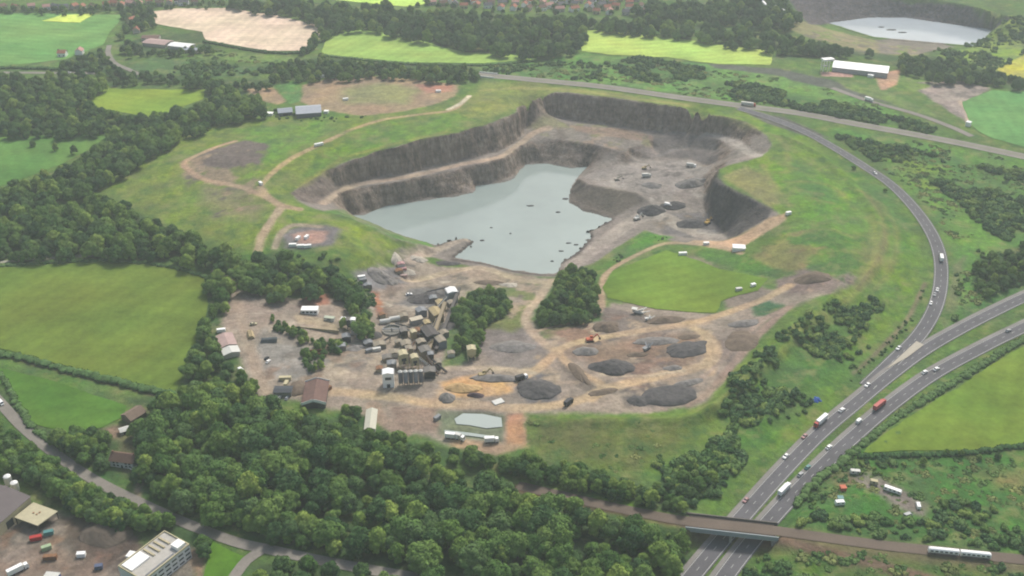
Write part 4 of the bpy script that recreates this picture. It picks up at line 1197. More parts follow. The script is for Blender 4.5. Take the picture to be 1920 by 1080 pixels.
for a, b, sc, k, rz, where, grp, wi in near:
    z = float(hz(a, b))
    lm = min(LAND_MARKS, key=lambda m_: math.dist(m_[0][:2], (a, b)))[1]
    sz = SIZE[0 if sc < .75 else (1 if sc < 1.2 else 2)]
    if where is None: lab = '%s %s tree standing alone in open grass near %s' % (sz, TONE[k % 3], lm)
    elif wi == 0: lab = '%s %s %s woodland tree nearest %s' % (sz, SHAPE[k], TONE[k % 3], lm)
    else: lab = '%s %s %s tree %s' % (sz, SHAPE[k], TONE[k % 3], where)
    t = thing('broadleaf_tree', lab, 'tree', (a, b, z - 0.2), rz, 'trees' if where is None else grp)
    t.scale = (sc, sc, sc * random.uniform(.88, 1.1))
    tr = bpy.data.objects.new('trunk', TRUNKS[k]); COL.objects.link(tr); tr.parent = t
    cr = bpy.data.objects.new('crown', CROWNS[k]); COL.objects.link(cr); cr.parent = t

def instanced(name, points, protos, label, cat):
    """one object of countless plants: instances on points"""
    me = bpy.data.meshes.new(name)
    me.from_pydata([(p[0], p[1], float(hz(p[0], p[1])) - 0.2) for p in points], [], [])
    for nm, ty, vals in (('size', 'FLOAT', [p[2] for p in points]), ('turn', 'FLOAT', [p[4] for p in points]), ('which', 'INT', [p[3] for p in points])):
        at_ = me.attributes.new(nm, ty, 'POINT'); at_.data.foreach_set('value', vals)
    o = bpy.data.objects.new(name, me); COL.objects.link(o)
    o['kind'] = 'stuff'; o['label'] = label; o['category'] = cat
    ng = bpy.data.node_groups.new(name + '_nodes', 'GeometryNodeTree')
    ng.interface.new_socket('Geometry', in_out='INPUT', socket_type='NodeSocketGeometry')
    ng.interface.new_socket('Geometry', in_out='OUTPUT', socket_type='NodeSocketGeometry')
    N, Lk = ng.nodes, ng.links
    gi, go = N.new('NodeGroupInput'), N.new('NodeGroupOutput')
    iop = N.new('GeometryNodeInstanceOnPoints'); j = N.new('GeometryNodeJoinGeometry')
    for pr in protos:
        oi = N.new('GeometryNodeObjectInfo'); oi.inputs['Object'].default_value = pr; oi.inputs['As Instance'].default_value = True
        Lk.new(oi.outputs['Geometry'], j.inputs[0])
    def attr(nm, ty):
        n = N.new('GeometryNodeInputNamedAttribute'); n.data_type = ty; n.inputs['Name'].default_value = nm
        return n.outputs['Attribute']
    cx = N.new('ShaderNodeCombineXYZ'); Lk.new(attr('turn', 'FLOAT'), cx.inputs['Z'])
    er = N.new('FunctionNodeEulerToRotation'); Lk.new(cx.outputs[0], er.inputs[0])
    Lk.new(gi.outputs[0], iop.inputs['Points']); Lk.new(j.outputs[0], iop.inputs['Instance'])
    iop.inputs['Pick Instance'].default_value = True
    Lk.new(attr('which', 'INT'), iop.inputs['Instance Index'])
    Lk.new(er.outputs[0], iop.inputs['Rotation']); Lk.new(attr('size', 'FLOAT'), iop.inputs['Scale'])
    Lk.new(iop.outputs[0], go.inputs[0])
    md = o.modifiers.new('plants', 'NODES'); md.node_group = ng
    return o
proto = {}
for c_ in bpy.data.objects:
    if c_.name.startswith('crown'):
        proto.setdefault(CROWNS.index(c_.data), c_)
instanced('woodland', rest, [proto[i] for i in sorted(proto)], 'distant broadleaf woodland beyond and around the quarry', 'wood')

# bushes and scrub ------------------------------------------------------
bc = []
for si, (pts, sp, s0, s1, where) in enumerate(SCRUB):
    x, y = scatter(pts, sp, 1.5, si + 500, 0.5)
    r = np.random.default_rng(si + 600)
    keep = fbm(x, y, 40, 37, 2) > -0.28
    for a, b in zip(x[keep], y[keep]):
        bc.append((a, b, float(s0 + (s1 - s0) * r.uniform(0, 1) ** 1.3), int(r.integers(0, 4)), float(r.uniform(0, 6.28)), where))
bc.sort(key=lambda c: -(c[2] / math.hypot(c[0], c[1], CAMZ)))
bproto = {}
BT = ['deep green', 'mid green', 'mid green', 'pale green']; BS = ['dense', 'rounded', 'loose', 'ragged']
for a, b, sc, k, rz, where in bc[:300]:
    o = bpy.data.objects.new('bush', BUSHES[k]); COL.objects.link(o)
    o.location = (a, b, float(hz(a, b)) - 0.2); o.rotation_euler = (0, 0, rz); o.scale = (sc, sc, sc * .9)
    tagit(o, '%s %s bush %s' % (BS[k], BT[k], where), 'bush', 'bushes ' + where)
    bproto.setdefault(k, o)
# object info uses the mesh as it is, so the small bushes keep their own sizes
instanced('scrub', bc[300:], [bproto[i] for i in sorted(bproto)], 'low green scrub scattered over the banks and rough ground', 'scrub')

def hedge(pts, h, w, label, tone=0, dens=2.6, lift=0.8):
    P = smooth_line([tuple(at(a, b, lift)) for a, b in pts], 3.0)
    r = random.Random(len(pts) + int(pts[0][0]))
    lob = []
    o3 = np.array(P[len(P) // 2])
    for p in P:
        s = r.uniform(.75, 1.2)
        lob.append((p[0] - o3[0] + r.uniform(-.3, .3) * w, p[1] - o3[1] + r.uniform(-.3, .3) * w, float(hz(p[0], p[1])) - o3[2] + h * .42 * s, w * .62 * s + 0.9, h * .55 * s))
    me = lump_mesh('hedge', lob, int(len(P) * dens * 14), 0.5, len(lob), LEAF[tone], .9)
    o = bpy.data.objects.new('hedge', me); COL.objects.link(o); o.location = tuple(o3)
    return tagit(o, label, 'hedge')
hedge([(-40,650),(0,662),(90,684),(200,712),(330,742)], 3.2, 4.5, 'thick dark hedge between the two left fields')
hedge([(1615,856),(1720,853),(1820,848),(1930,833),(1990,828)], 2.2, 2.5, 'hedge along the lower edge of the right field')
hedge([(1990,596),(1920,636),(1830,692),(1730,752),(1660,800),(1600,848),(1540,895),(1490,945)], 3.0, 3.6, 'long hedge on the bank right of the motorway', 0)
hedge([(0,498),(180,488),(300,496),(395,520)], 2.2, 2.6, 'hedge along the back of the large left field')
hedge([(0,700),(60,800),(110,830)], 2.2, 2.6, 'hedge between the lane and the small left field')
hedge([(0,127),(90,129),(190,133)], 3, 4, 'hedge at the near edge of the far left crop')
hedge([(385,78),(500,98),(575,99)], 3, 4, 'hedge at the near edge of the tan field')
hedge([(600,103),(760,119),(900,122),(1000,114)], 2.5, 4, 'hedge at the near edge of the lime green crop')

# tussocks: low pale clumps over the rough grass
TMAT = [leaf_material('tussock_green', (112,146,82)), leaf_material('tussock_olive', (134,150,92)), leaf_material('tussock_deep', (92,132,76))]
TUSS = []
for i in range(3):
    r = random.Random(i + 90)
    lob = [(r.uniform(-2.2, 2.2), r.uniform(-2.2, 2.2), .1, r.uniform(.9, 1.8), r.uniform(.35, .7)) for _ in range(8)]
    TUSS.append(lump_mesh('tussock', lob, 260, 0.4, i + 95, TMAT[i], 0.8))
tp = []
for ti, (pts, sp, s0, s1) in enumerate(TUFTS):
    x, y = scatter(pts, sp * 1.15, 0.0, ti + 700, -1.0)
    r = np.random.default_rng(ti + 800)
    keep = fbm(x, y, 28, 39, 3) > -0.05
    for a, b in zip(x[keep], y[keep]):
        tp.append((a, b, float(s0 + (s1 - s0) * r.uniform(0, 1) ** 1.5) * 2.2, int(r.integers(0, 3)), float(r.uniform(0, 6.28))))
tp.sort(key=lambda c: -(c[2] / math.hypot(c[0], c[1], CAMZ)))
tpro = {}
for a, b, sc, k, rz in tp[:12]:
    o = bpy.data.objects.new('tussock', TUSS[k]); COL.objects.link(o)
    o.location = (a, b, float(hz(a, b)) - 0.1); o.rotation_euler = (0, 0, rz); o.scale = (sc, sc, sc)
    tagit(o, '%s bramble tussock in the rough grass by the railway and motorway' % ('mid green', 'olive', 'deep green')[k], 'tussock', 'tussocks in the rough grass')
    tpro.setdefault(k, o)
instanced('rough_grass', tp[12:], [tpro[i] for i in sorted(tpro)], 'low tussocks and brambles over the rough grass banks', 'rough grass')
# ------------------------------------------------------------------ builders for things
WHITE = plain('white_paint', C(238,238,236,1.0), 0.6, 0.06, 0.8); CREAM = plain('cream_render', C(214,204,168), 0.85, 0.1, 0.5)
PALE = plain('pale_sheet', C(212,212,206,.85), 0.6, 0.1, 0.4); GREYM = plain('grey_metal', C(146,150,154), 0.5, 0.15, 0.5)
DARKM = plain('dark_steel', C(72,74,78), 0.6, 0.25, 0.7); RUST = plain('rusty_steel', C(150,112,84), 0.8, 0.3, 0.6)
BROWNR = plain('brown_tiles', C(122,98,86), 0.9, 0.15, 0.8); REDR = plain('red_tiles', C(178,120,100), 0.9, 0.15, 0.4)
SLATE = plain('slate_roof', C(112,112,118), 0.8, 0.15, 0.6); GREYR = plain('grey_sheet_roof', C(186,192,202), 0.55, 0.1, 0.3)
PINKR = plain('faded_pink_roof', C(196,170,164), 0.8, 0.15, 0.3); RUSTR = plain('rust_red_roof', C(130,104,96), 0.85, 0.25, 0.3)
GLASS = plain('window_glass', C(56,68,80), 0.15, 0.1, 0.5, spec=0.5); TYRE = plain('tyre_rubber', C(36,36,38), 0.9)
CONC = plain('concrete', C(176,174,166), 0.9, 0.15, 0.4); BELT = plain('conveyor_belt', C(84,82,80), 0.9, 0.2, 0.6)
TANP = plain('tan_machine_paint', C(190,172,130), 0.7, 0.2, 0.6); REDP = plain('red_paint', C(196,64,60), 0.5, 0.1); BLUEP = plain('blue_paint', C(52,96,176), 0.5, 0.1)
TEALP = plain('teal_paint', C(96,150,150), 0.5, 0.1); SILV = plain('silver_paint', C(178,182,186), 0.4, 0.05); BLACKP = plain('black_paint', C(48,50,54), 0.4, 0.1)
YELLP = plain('yellow_machine_paint', C(206,168,80), 0.6, 0.15); ORANGEP = plain('orange_machine_paint', C(210,110,80), 0.6, 0.15); LILAC = plain('dusty_pink_paint', C(196,150,150), 0.5, 0.1)
DSTONE = plain('dark_aggregate', C(96,94,94), 0.95, 0.4, 0.35); GSTONE = plain('grey_aggregate', C(140,136,132), 0.95, 0.4, 0.35)
BSTONE = plain('brown_spoil', C(126,112,98), 0.95, 0.28, 0.35); OSAND = plain('orange_sand', C(204,172,124), 0.95, 0.2, 0.4); LSTONE = plain('pale_rock', C(196,188,174), 0.95, 0.15, 0.5)
BRICKM = plain('brick_wall', C(150,116,100), 0.9, 0.15, 0.6); PEBBLE = plain('pale_harling', C(206,200,190), 0.9, 0.08, 0.6)

class MB:
    def __init__(self): self.v, self.f = [], []
    def box(self, x0, x1, y0, y1, z0, z1):
        k = len(self.v)
        self.v += [(x0,y0,z0),(x1,y0,z0),(x1,y1,z0),(x0,y1,z0),(x0,y0,z1),(x1,y0,z1),(x1,y1,z1),(x0,y1,z1)]
        self.f += [tuple(k + i for i in q) for q in ((0,3,2,1),(4,5,6,7),(0,1,5,4),(1,2,6,5),(2,3,7,6),(3,0,4,7))]
        return self
    def prism(self, prof, y0, y1):
        """profile in (x, z) swept along y"""
        k, n = len(self.v), len(prof)
        self.v += [(x, y0, z) for x, z in prof] + [(x, y1, z) for x, z in prof]
        self.f += [tuple(k + i for i in range(n)), tuple(k + n + i for i in reversed(range(n)))]
        self.f += [(k + i, k + n + i, k + n + (i + 1) % n, k + (i + 1) % n) for i in range(n)]
        return self
    def cyl(self, c, r0, r1, h, n=14, axis='z', cap=True):
        k = len(self.v)
        for z, r in ((0, r0), (h, r1)):
            for i in range(n):
                a = 6.28319 * i / n
                p = (math.cos(a) * r, math.sin(a) * r, z)
                if axis == 'y': p = (p[0], p[2], p[1])
                if axis == 'x': p = (p[2], p[0], p[1])
                self.v.append((c[0] + p[0], c[1] + p[1], c[2] + p[2]))
        self.f += [(k + i, k + (i + 1) % n, k + n + (i + 1) % n, k + n + i) for i in range(n)]
        if cap: self.f += [tuple(k + i for i in reversed(range(n))), tuple(k + n + i for i in range(n))]
        return self
    def beam(self, p, q, w, h=None):
        h = h or w
        p, q = Vector(p), Vector(q)
        ax = (q - p).normalized()
        s = ax.cross(Vector((0, 0, 1)))
        s = s.normalized() if s.length > 1e-3 else Vector((1, 0, 0))
        u = s.cross(ax)
        k = len(self.v)
        for c in (p, q):
            for a, b in ((-1,-1),(1,-1),(1,1),(-1,1)):
                self.v.append(tuple(c + s * a * w / 2 + u * b * h / 2))
        self.f += [tuple(k + i for i in q_) for q_ in ((0,3,2,1),(4,5,6,7),(0,1,5,4),(1,2,6,5),(2,3,7,6),(3,0,4,7))]
        return self
    def make(self, name, mat, parent=None):
        o = mesh_obj(name, self.v, self.f, mat, parent)
        bm = bmesh.new(); bm.from_mesh(o.data); bmesh.ops.recalc_face_normals(bm, faces=bm.faces[:]); bm.to_mesh(o.data); bm.free()
        return o

def axis(a, b):
    """two ground points in the photograph: mid point, length and heading"""
    p, q = at(*a), at(*b)
    m = (p + q) / 2
    return Vector((m.x, m.y, min(p.z, q.z, m.z))), math.hypot(q.x - p.x, q.y - p.y), math.atan2(q.y - p.y, q.x - p.x)

def gable(name, label, cat, loc, rz, L, W, eave, rise, wall, roof, doors=(), windows=(), chimney=0, group=None, fascia=None, z=None):
    """house or shed: ridge along local x; doors and windows as (side, u, width, z0, z1), side in f b l r"""
    loc = Vector((loc[0], loc[1], (float(hz(loc[0], loc[1])) if z is None else z)))
    t = thing(name, label, cat, loc, rz, group)
    m = MB()
    k = 0
    prof = [(-W/2, -1.5), (W/2, -1.5), (W/2, eave), (0, eave + rise), (-W/2, eave)]
    m.v += [(-L/2, y, zz) for y, zz in prof] + [(L/2, y, zz) for y, zz in prof]
    m.f += [(0,1,2,3,4), (9,8,7,6,5), (0,5,6,1), (1,6,7,2), (0,4,9,5)]
    m.make('wall', wall, t)
    r = MB(); o = 0.5; th = 0.25
    s = rise / (W / 2)
    pr = [(-W/2 - o, eave - o * s + .06), (0, eave + rise + .06), (W/2 + o, eave - o * s + .06), (W/2 + o, eave - o * s + .06 + th), (0, eave + rise + .06 + th), (-W/2 - o, eave - o * s + .06 + th)]
    r.v += [(-L/2 - o, y, zz) for y, zz in pr] + [(L/2 + o, y, zz) for y, zz in pr]
    r.f += [(0,1,4,5), (1,2,3,4), (11,10,7,6), (10,9,8,7), (0,6,7,1), (1,7,8,2), (2,8,9,3), (3,9,10,4), (4,10,11,5), (5,11,6,0)]
    ro = r.make('roof', roof, t)
    for i in range(chimney):
        x = (-L/2 + 0.8) if i == 0 else (L/2 - 0.8)
        MB().box(x - .5, x + .5, -.45, .45, eave + rise - .8, eave + rise + 1.3).make('chimney', BRICKM, ro)
    def opening(nm, spec, mat):
        side, u, w, z0, z1 = spec
        e = 0.06
        if side in 'fb':
            y = -W/2 if side == 'f' else W/2
            return MB().box(u - w/2, u + w/2, y - e, y + e, z0, z1).make(nm, mat, t)
        x = -L/2 if side == 'l' else L/2
        return MB().box(x - e, x + e, u - w/2, u + w/2, z0, z1).make(nm, mat, t)
    for d in doors: opening('door', d, DARKM)
    for d in windows: opening('window', d, GLASS)
    if fascia is not None:
        for sx in (-1, 1):
            x = sx * (L/2 + o + .06)
            f = MB(); f.beam((x, -W/2 - o, eave - o * s + .1), (x, 0, eave + rise + .1), .12, 2.0); f.beam((x, 0, eave + rise + .1), (x, W/2 + o, eave - o * s + .1), .12, 2.0)
            f.make('fascia', fascia, t)
    return t

def shed_px(name, label, cat, a, b, W, eave, rise, wall, roof, **kw):
    m, L, rz = axis(a, b)
    return gable(name, label, cat, m, rz, L, W, eave, rise, wall, roof, **kw)

def flat_block(name, label, cat, a, b, W, h, wall, roof, doors=(), windows=(), parapet=0.5, group=None, base=-1.5):
    m, L, rz = axis(a, b)
    t = thing(name, label, cat, (m.x, m.y, float(hz(m.x, m.y))), rz, group)
    MB().box(-L/2, L/2, -W/2, W/2, base, h).make('wall', wall, t)
    MB().box(-L/2 - .2, L/2 + .2, -W/2 - .2, W/2 + .2, h + .01, h + .28).make('roof', roof, t)
    e = .07
    for nm, lst, mat in (('door', doors, DARKM), ('window', windows, GLASS)):
        for side, u, w, z0, z1 in lst:
            if side in 'fb':
                y = -W/2 if side == 'f' else W/2
                MB().box(u - w/2, u + w/2, y - e, y + e, z0, z1).make(nm, mat, t)
            else:
                x = -L/2 if side == 'l' else L/2
                MB().box(x - e, x + e, u - w/2, u + w/2, z0, z1).make(nm, mat, t)
    return t, L, W

# ---- vehicles -----------------------------------------------------------
def wheels(t, spots, r, w):
    for x, y in spots:
        o = MB().cyl((x, y - w/2, r), r, r, w, 12, 'y').make('wheel', TYRE, t)
def car(label, loc, rz, mat, name='car', group=None, size=1.0):
    t = thing(name, label, 'car', loc, rz, group)
    L, W = 4.4, 1.8
    MB().prism([(-2.2,.3),(2.2,.3),(2.2,.75),(1.9,.92),(.9,1.0),(-1.9,1.0),(-2.2,.85)], -W/2, W/2).make('body', mat, t)
    b = MB(); b.prism([(.95,1.0),(.3,1.42),(-1.2,1.45),(-1.85,1.0)], -.78, .78).make('window', GLASS, t)
    MB().prism([(.25,1.43),(.2,1.5),(-1.15,1.52),(-1.2,1.46)], -.7, .7).make('roof', mat, t)
    wheels(t, [(1.35,-.85),(1.35,.85),(-1.35,-.85),(-1.35,.85)], .32, .22)
    t.scale = (size,) * 3
    return t
def van(label, loc, rz, mat, group=None):
    t = thing('van', label, 'van', loc, rz, group)
    MB().prism([(-2.7,.35),(2.7,.35),(2.7,1.1),(2.2,1.3),(1.5,2.3),(-2.7,2.4)], -1, 1).make('body', mat, t)
    MB().prism([(2.23,1.32),(1.56,2.2),(1.62,2.22),(2.3,1.33)], -.9, .9).make('windscreen', GLASS, t)
    wheels(t, [(1.7,-.95),(1.7,.95),(-1.7,-.95),(-1.7,.95)], .36, .25)
    return t
def lorry(label, loc, rz, cab, body, L=13.0, group=None):
    t = thing('lorry', label, 'lorry', loc, rz, group)
    h = L / 2
    MB().box(-h, h - 2.8, -1.27, 1.27, 1.1, 4.1).make('trailer_body', body, t)
    MB().prism([(h - 2.3, .5), (h, .5), (h, 2.2), (h - .35, 3.3), (h - 2.3, 3.4)], -1.2, 1.2).make('cab', cab, t)
    MB().prism([(h + .03, 2.15), (h - .3, 3.2), (h - .36, 3.18), (h - .03, 2.1)], -1.05, 1.05).make('windscreen', GLASS, t)
    MB().box(-h + .3, h - 2, -.5, .5, .6, 1.09).make('chassis', DARKM, t)
    wheels(t, [(x, s) for x in (h - 1.2, h - 4.2, -h + 1.4, -h + 2.7) for s in (-1.05, 1.05)], .5, .35)
    return t
def road_spot(k, px, py, lane=0.0, dz=0.37):
    """a place on road k nearest to a point of the photograph, with the road's heading"""
    p = at(px, py)
    P = ROADLINE[k]
    i = min(range(1, len(P) - 1), key=lambda j: math.dist(P[j][:2], (p.x, p.y)))
    a, b = P[i - 1], P[i + 1]
    rz = math.atan2(b[1] - a[1], b[0] - a[0])
    t = Vector((math.cos(rz), math.sin(rz))); n = Vector((-t.y, t.x))
    off = (p.x - P[i][0]) * n.x + (p.y - P[i][1]) * n.y
    lim = ROADS[k][0] - 1.6
    off = max(-lim, min(lim, off))
    along = (p.x - P[i][0]) * t.x + (p.y - P[i][1]) * t.y
    q = Vector((P[i][0], P[i][1])) + n * off + t * along
    return (q.x, q.y, P[i][2] + dz), rz
def ground_spot(px, py, dz=0.02):
    p = at(px, py); return (p.x, p.y, p.z + dz)

VEH = 'traffic on the motorway'
p, a = road_spot('west', 1626, 724); car('white car on the left carriageway just past the slip road nose', p, a, WHITE, group=VEH, size=1.2)
p, a = road_spot('west', 1578, 771); car('white car ahead of the white lorry on the left carriageway', p, a + math.pi, WHITE, group=VEH, size=1.2)
p, a = road_spot('west', 1538, 794); lorry('white box lorry with a red cab on the left carriageway', p, a, REDP, WHITE, 14, VEH)
p, a = road_spot('west', 1503, 818); car('dusty pink car following the kerb of the left carriageway', p, a, LILAC, group=VEH, size=1.15)
p, a = road_spot('west', 1473, 858); car('small white car alone midway down the left carriageway', p, a, WHITE, group=VEH, size=1.2)
p, a = road_spot('west', 1398, 940); car('maroon car on the left carriageway just above the railway bridge', p, a, LILAC, group=VEH, size=1.1)
p, a = road_spot('east', 1648, 764); lorry('red lorry on the right carriageway', p, a + math.pi, REDP, plain('faded_red', C(206,110,106), .6, .1), 13, VEH)
p, a = road_spot('east', 1610, 792); van('white van behind the red lorry', p, a + math.pi, WHITE, VEH)
p, a = road_spot('east', 1552, 840); car('white car midway down the right carriageway', p, a + math.pi, WHITE, group=VEH, size=1.2)
p, a = road_spot('east', 1513, 878); car('teal car on the right carriageway', p, a + math.pi, TEALP, group=VEH, size=1.15)
p, a = road_spot('east', 1488, 886); car('silver car beside the central reserve near the white lorry', p, a + math.pi, SILV, group=VEH, size=1.15)
p, a = road_spot('east', 1469, 922); lorry('white lorry on the right carriageway above the railway bridge', p, a + math.pi, WHITE, WHITE, 12, VEH)
p, a = road_spot('east', 1755, 694); car('leading white car of the pair on the right carriageway', p, a + math.pi, WHITE, group=VEH, size=1.2)
p, a = road_spot('east', 1733, 700); car('trailing white car of the pair on the right carriageway', p, a + math.pi, WHITE, group=VEH, size=1.2)
p, a = road_spot('east', 1890, 622); car('grey car at the upper end of the right carriageway', p, a + math.pi, SILV, group=VEH, size=1.15)
p, a = road_spot('slip', 1764, 487); lorry('white lorry on the curve of the slip road', p, a + math.pi, BLACKP, WHITE, 11, VEH)
p, a = road_spot('slip', 1757, 545); car('first white car of three in a row on the slip road', p, a, WHITE, group=VEH, size=1.1)
p, a = road_spot('slip', 1752, 554); car('middle silver car of three in a row on the slip road', p, a, SILV, group=VEH, size=1.1)
p, a = road_spot('slip', 1745, 570); car('last white car of three in a row on the slip road', p, a, WHITE, group=VEH, size=1.1)
p, a = road_spot('slip', 1682, 654); car('white car coming off the end of the slip road', p, a, WHITE, group=VEH, size=1.2)
p, a = road_spot('slip', 1640, 326); car('tiny white car at the top of the slip road', p, a, WHITE, group=VEH, size=1.1)
p, a = road_spot('main', 1403, 199); lorry('red and white lorry on the main road behind the pit', p, a, REDP, PALE, 16)
p, a = road_spot('minor', 1629, 190); lorry('white lorry at the top of the minor road', p, a, WHITE, WHITE, 10)
p, a = road_spot('lane', 3, 758); van('white van at the left end of the lane', p, a, WHITE)
p, a = road_spot('north', 130, 137); car('white car on the north road beside a second car', p, a, WHITE)
p, a = road_spot('north', 155, 137); car('silver car on the north road', p, a, SILV)

# ---- train --------------------------------------------------------------
def train():
    i0 = min(range(len(RAILLINE)), key=lambda j: math.dist(RAILLINE[j][:2], plane(1795, 1042, 4)))
    a, b = RAILLINE[i0 - 2], RAILLINE[i0 + 2]
    rz = math.atan2(b[1] - a[1], b[0] - a[0])
    c = RAILLINE[i0]
    n = Vector((-math.sin(rz), math.cos(rz)))
    t = thing('train', 'pale grey two carriage passenger train on the railway at the lower right', 'train', (c[0] - n.x * 1.85, c[1] - n.y * 1.85, c[2] + .5), rz)
    L = 15.6
    lower = plain('train_lower_panel', C(170,160,158), .5, .05)
    for s in (-1, 1):
        x0, x1 = (s * .4, s * (L + .4)) if s > 0 else (s * (L + .4), s * .4)
        nose = 0.9
        pr = [(-1.35, .75), (1.35, .75), (1.42, 1.6), (1.38, 3.0), (.9, 3.55), (0, 3.7), (-.9, 3.55), (-1.38, 3.0), (-1.42, 1.6)]
        m = MB(); nn = len(pr)
        e0, e1 = (1.0, .86) if s > 0 else (.86, 1.0)
        m.v += [(x0, y * e0, .75 + (zz - .75) * e0) for y, zz in pr] + [(x0 + nose, y, zz) for y, zz in pr] + [(x1 - nose, y, zz) for y, zz in pr] + [(x1, y * e1, .75 + (zz - .75) * e1) for y, zz in pr]
        for j in range(3): m.f += [(j*nn + i, (j+1)*nn + i, (j+1)*nn + (i+1) % nn, j*nn + (i+1) % nn) for i in range(nn)]
        m.f += [tuple(range(nn)), tuple(3*nn + i for i in reversed(range(nn)))]
        car_ = m.make('carriage', WHITE, t)
        MB().box(x0 + .5, x1 - .5, -1.46, 1.46, .8, 1.5).make('lower_panel', lower, car_)
        for k in range(6):
            xw = x0 + 1.6 + k * (L - 3.2) / 5
            for sy in (-1, 1): MB().box(xw - .75, xw + .75, sy * 1.43 - .04, sy * 1.43 + .04, 1.9, 2.75).make('window', GLASS, car_)
        for xb in (x0 + 2.6, x1 - 2.6): MB().box(xb - 1.3, xb + 1.3, -1.1, 1.1, 0, .74).make('bogie', DARKM, car_)
train()

# ---- bridges ------------------------------------------------------------
def rail_bridge():
    a = Vector((*plane(1292, 978, 3), 3)); b = Vector((*plane(1452, 996, 3), 3))
    m = (a + b) / 2; L = (b - a).length; rz = math.atan2(b.y - a.y, b.x - a.x)
    t = thing('railway_bridge', 'railway bridge with pale parapet crossing the motorway', 'bridge', (m.x, m.y, 0), rz)
    MB().box(-L/2, L/2, -5.6, 5.6, 1.5, 3.22).make('deck', plain('bridge_deck', C(92,84,78), .9), t)
    for s in (-1, 1):
        MB().box(-L/2 - 2, L/2 + 2, s * 5.9 - .3, s * 5.9 + .3, 1.2, 4.3).make('parapet', plain('bridge_parapet', C(170,180,184), .7, .12) if s < 0 else plain('bridge_parapet_dark', C(128,122,116), .8), t)
    for s in (-1, 1): MB().box(s * L/2 - 1.2, s * L/2 + 1.2, -6.4, 6.4, -6.5, 1.49).make('abutment', CONC, t)
    MB().box(-.7, .7, -5.4, 5.4, -6.5, 1.49).make('pier', CONC, t)
rail_bridge()
def over_bridge():
    P = ROADLINE['main']; a, b = P[0], P[8]
    rz = math.atan2(b[1] - a[1], b[0] - a[0]); m = P[3]
    t = thing('road_bridge', 'small white road bridge at the end of the main road by the shelter belt', 'bridge', (m[0], m[1], m[2]), rz)
    MB().box(-10, 10, -7.2, 7.2, -1.2, .3).make('deck', CONC, t)
    for s in (-1, 1): MB().box(-11, 11, s * 7.5 - .3, s * 7.5 + .3, -1.4, 1.6).make('parapet', WHITE, t)
    for s in (-1, 1): MB().box(s * 9 - .8, s * 9 + .8, -7.4, 7.4, -6, -1.21).make('abutment', CONC, t)
over_bridge()

# ---- buildings at the lower left ------------------------------------------
def warehouse():
    m, L, rz = axis((62, 952), (-70, 1068))
    n = Vector((math.sin(rz), -math.cos(rz), 0))
    W = 34.0
    c = m + n * (W / 2)
    t = gable('warehouse', 'large cream warehouse with dark grey roof at the left edge', 'warehouse', c, rz, L, W, 8.0, 2.4, CREAM, plain('dark_warehouse_roof', C(122,114,114), .85, .12, .12),
              doors=[('b', 6, 5, 0, 5), ('b', -9, 5, 0, 5)])
    return t
warehouse()
def canopy():
    P = [Vector((*plane(a, b, 5.2), 0)) for a, b in [(26, 968), (62, 940), (108, 957), (70, 984)]]
    c = sum(P, Vector()) / 4
    g = float(hz(c.x, c.y))
    t = thing('loading_canopy', 'cream flat roofed canopy built onto the warehouse', 'canopy', (c.x, c.y, g))
    m = MB(); k = [(p.x - c.x, p.y - c.y) for p in P]
    m.v += [(x, y, 4.7) for x, y in k] + [(x, y, 5.2) for x, y in k]
    m.f += [(3,2,1,0), (4,5,6,7)] + [(i, (i+1) % 4, 4 + (i+1) % 4, 4 + i) for i in range(4)]
    r = m.make('roof', plain('canopy_roof', C(206,198,166), .8, .12, .5), t)
    for x, y in ((-1.5, .8), (.8, -.4), (1.8, 1.2)): MB().box(x - .5, x + .5, y - .5, y + .5, 5.21, 5.6).make('roof_light', plain('roof_light', C(176,140,112), .6), r)
    for x, y in k: MB().box(x * .94 - .2, x * .94 + .2, y * .94 - .2, y * .94 + .2, -.5, 4.69).make('column', DARKM, t)
    q = MB(); q.beam((k[0][0] * .9, k[0][1] * .9, 2.2), (k[1][0] * .9, k[1][1] * .9, 2.2), .3, 4.6); q.make('back_wall', CREAM, t)
canopy()
for px, py, lab in ((17, 893, 'upper white domed tank behind the warehouse'), (30, 905, 'lower white domed tank behind the warehouse')):
    x, y, z = ground_spot(px, py + 14)
    t = thing('storage_tank', lab, 'tank', (x, y, z), 0, 'tanks behind the warehouse')
    MB().cyl((0, 0, -.5), 2.2, 2.2, 6.0, 18).make('shell', PALE, t)
    m = MB()
    for i in range(4): m.cyl((0, 0, 5.51 + i * .35), 2.2 * math.cos(i * .42), 2.2 * math.cos((i + 1) * .42), .35, 18, cap=(i == 3))
    m.make('dome', WHITE, t)
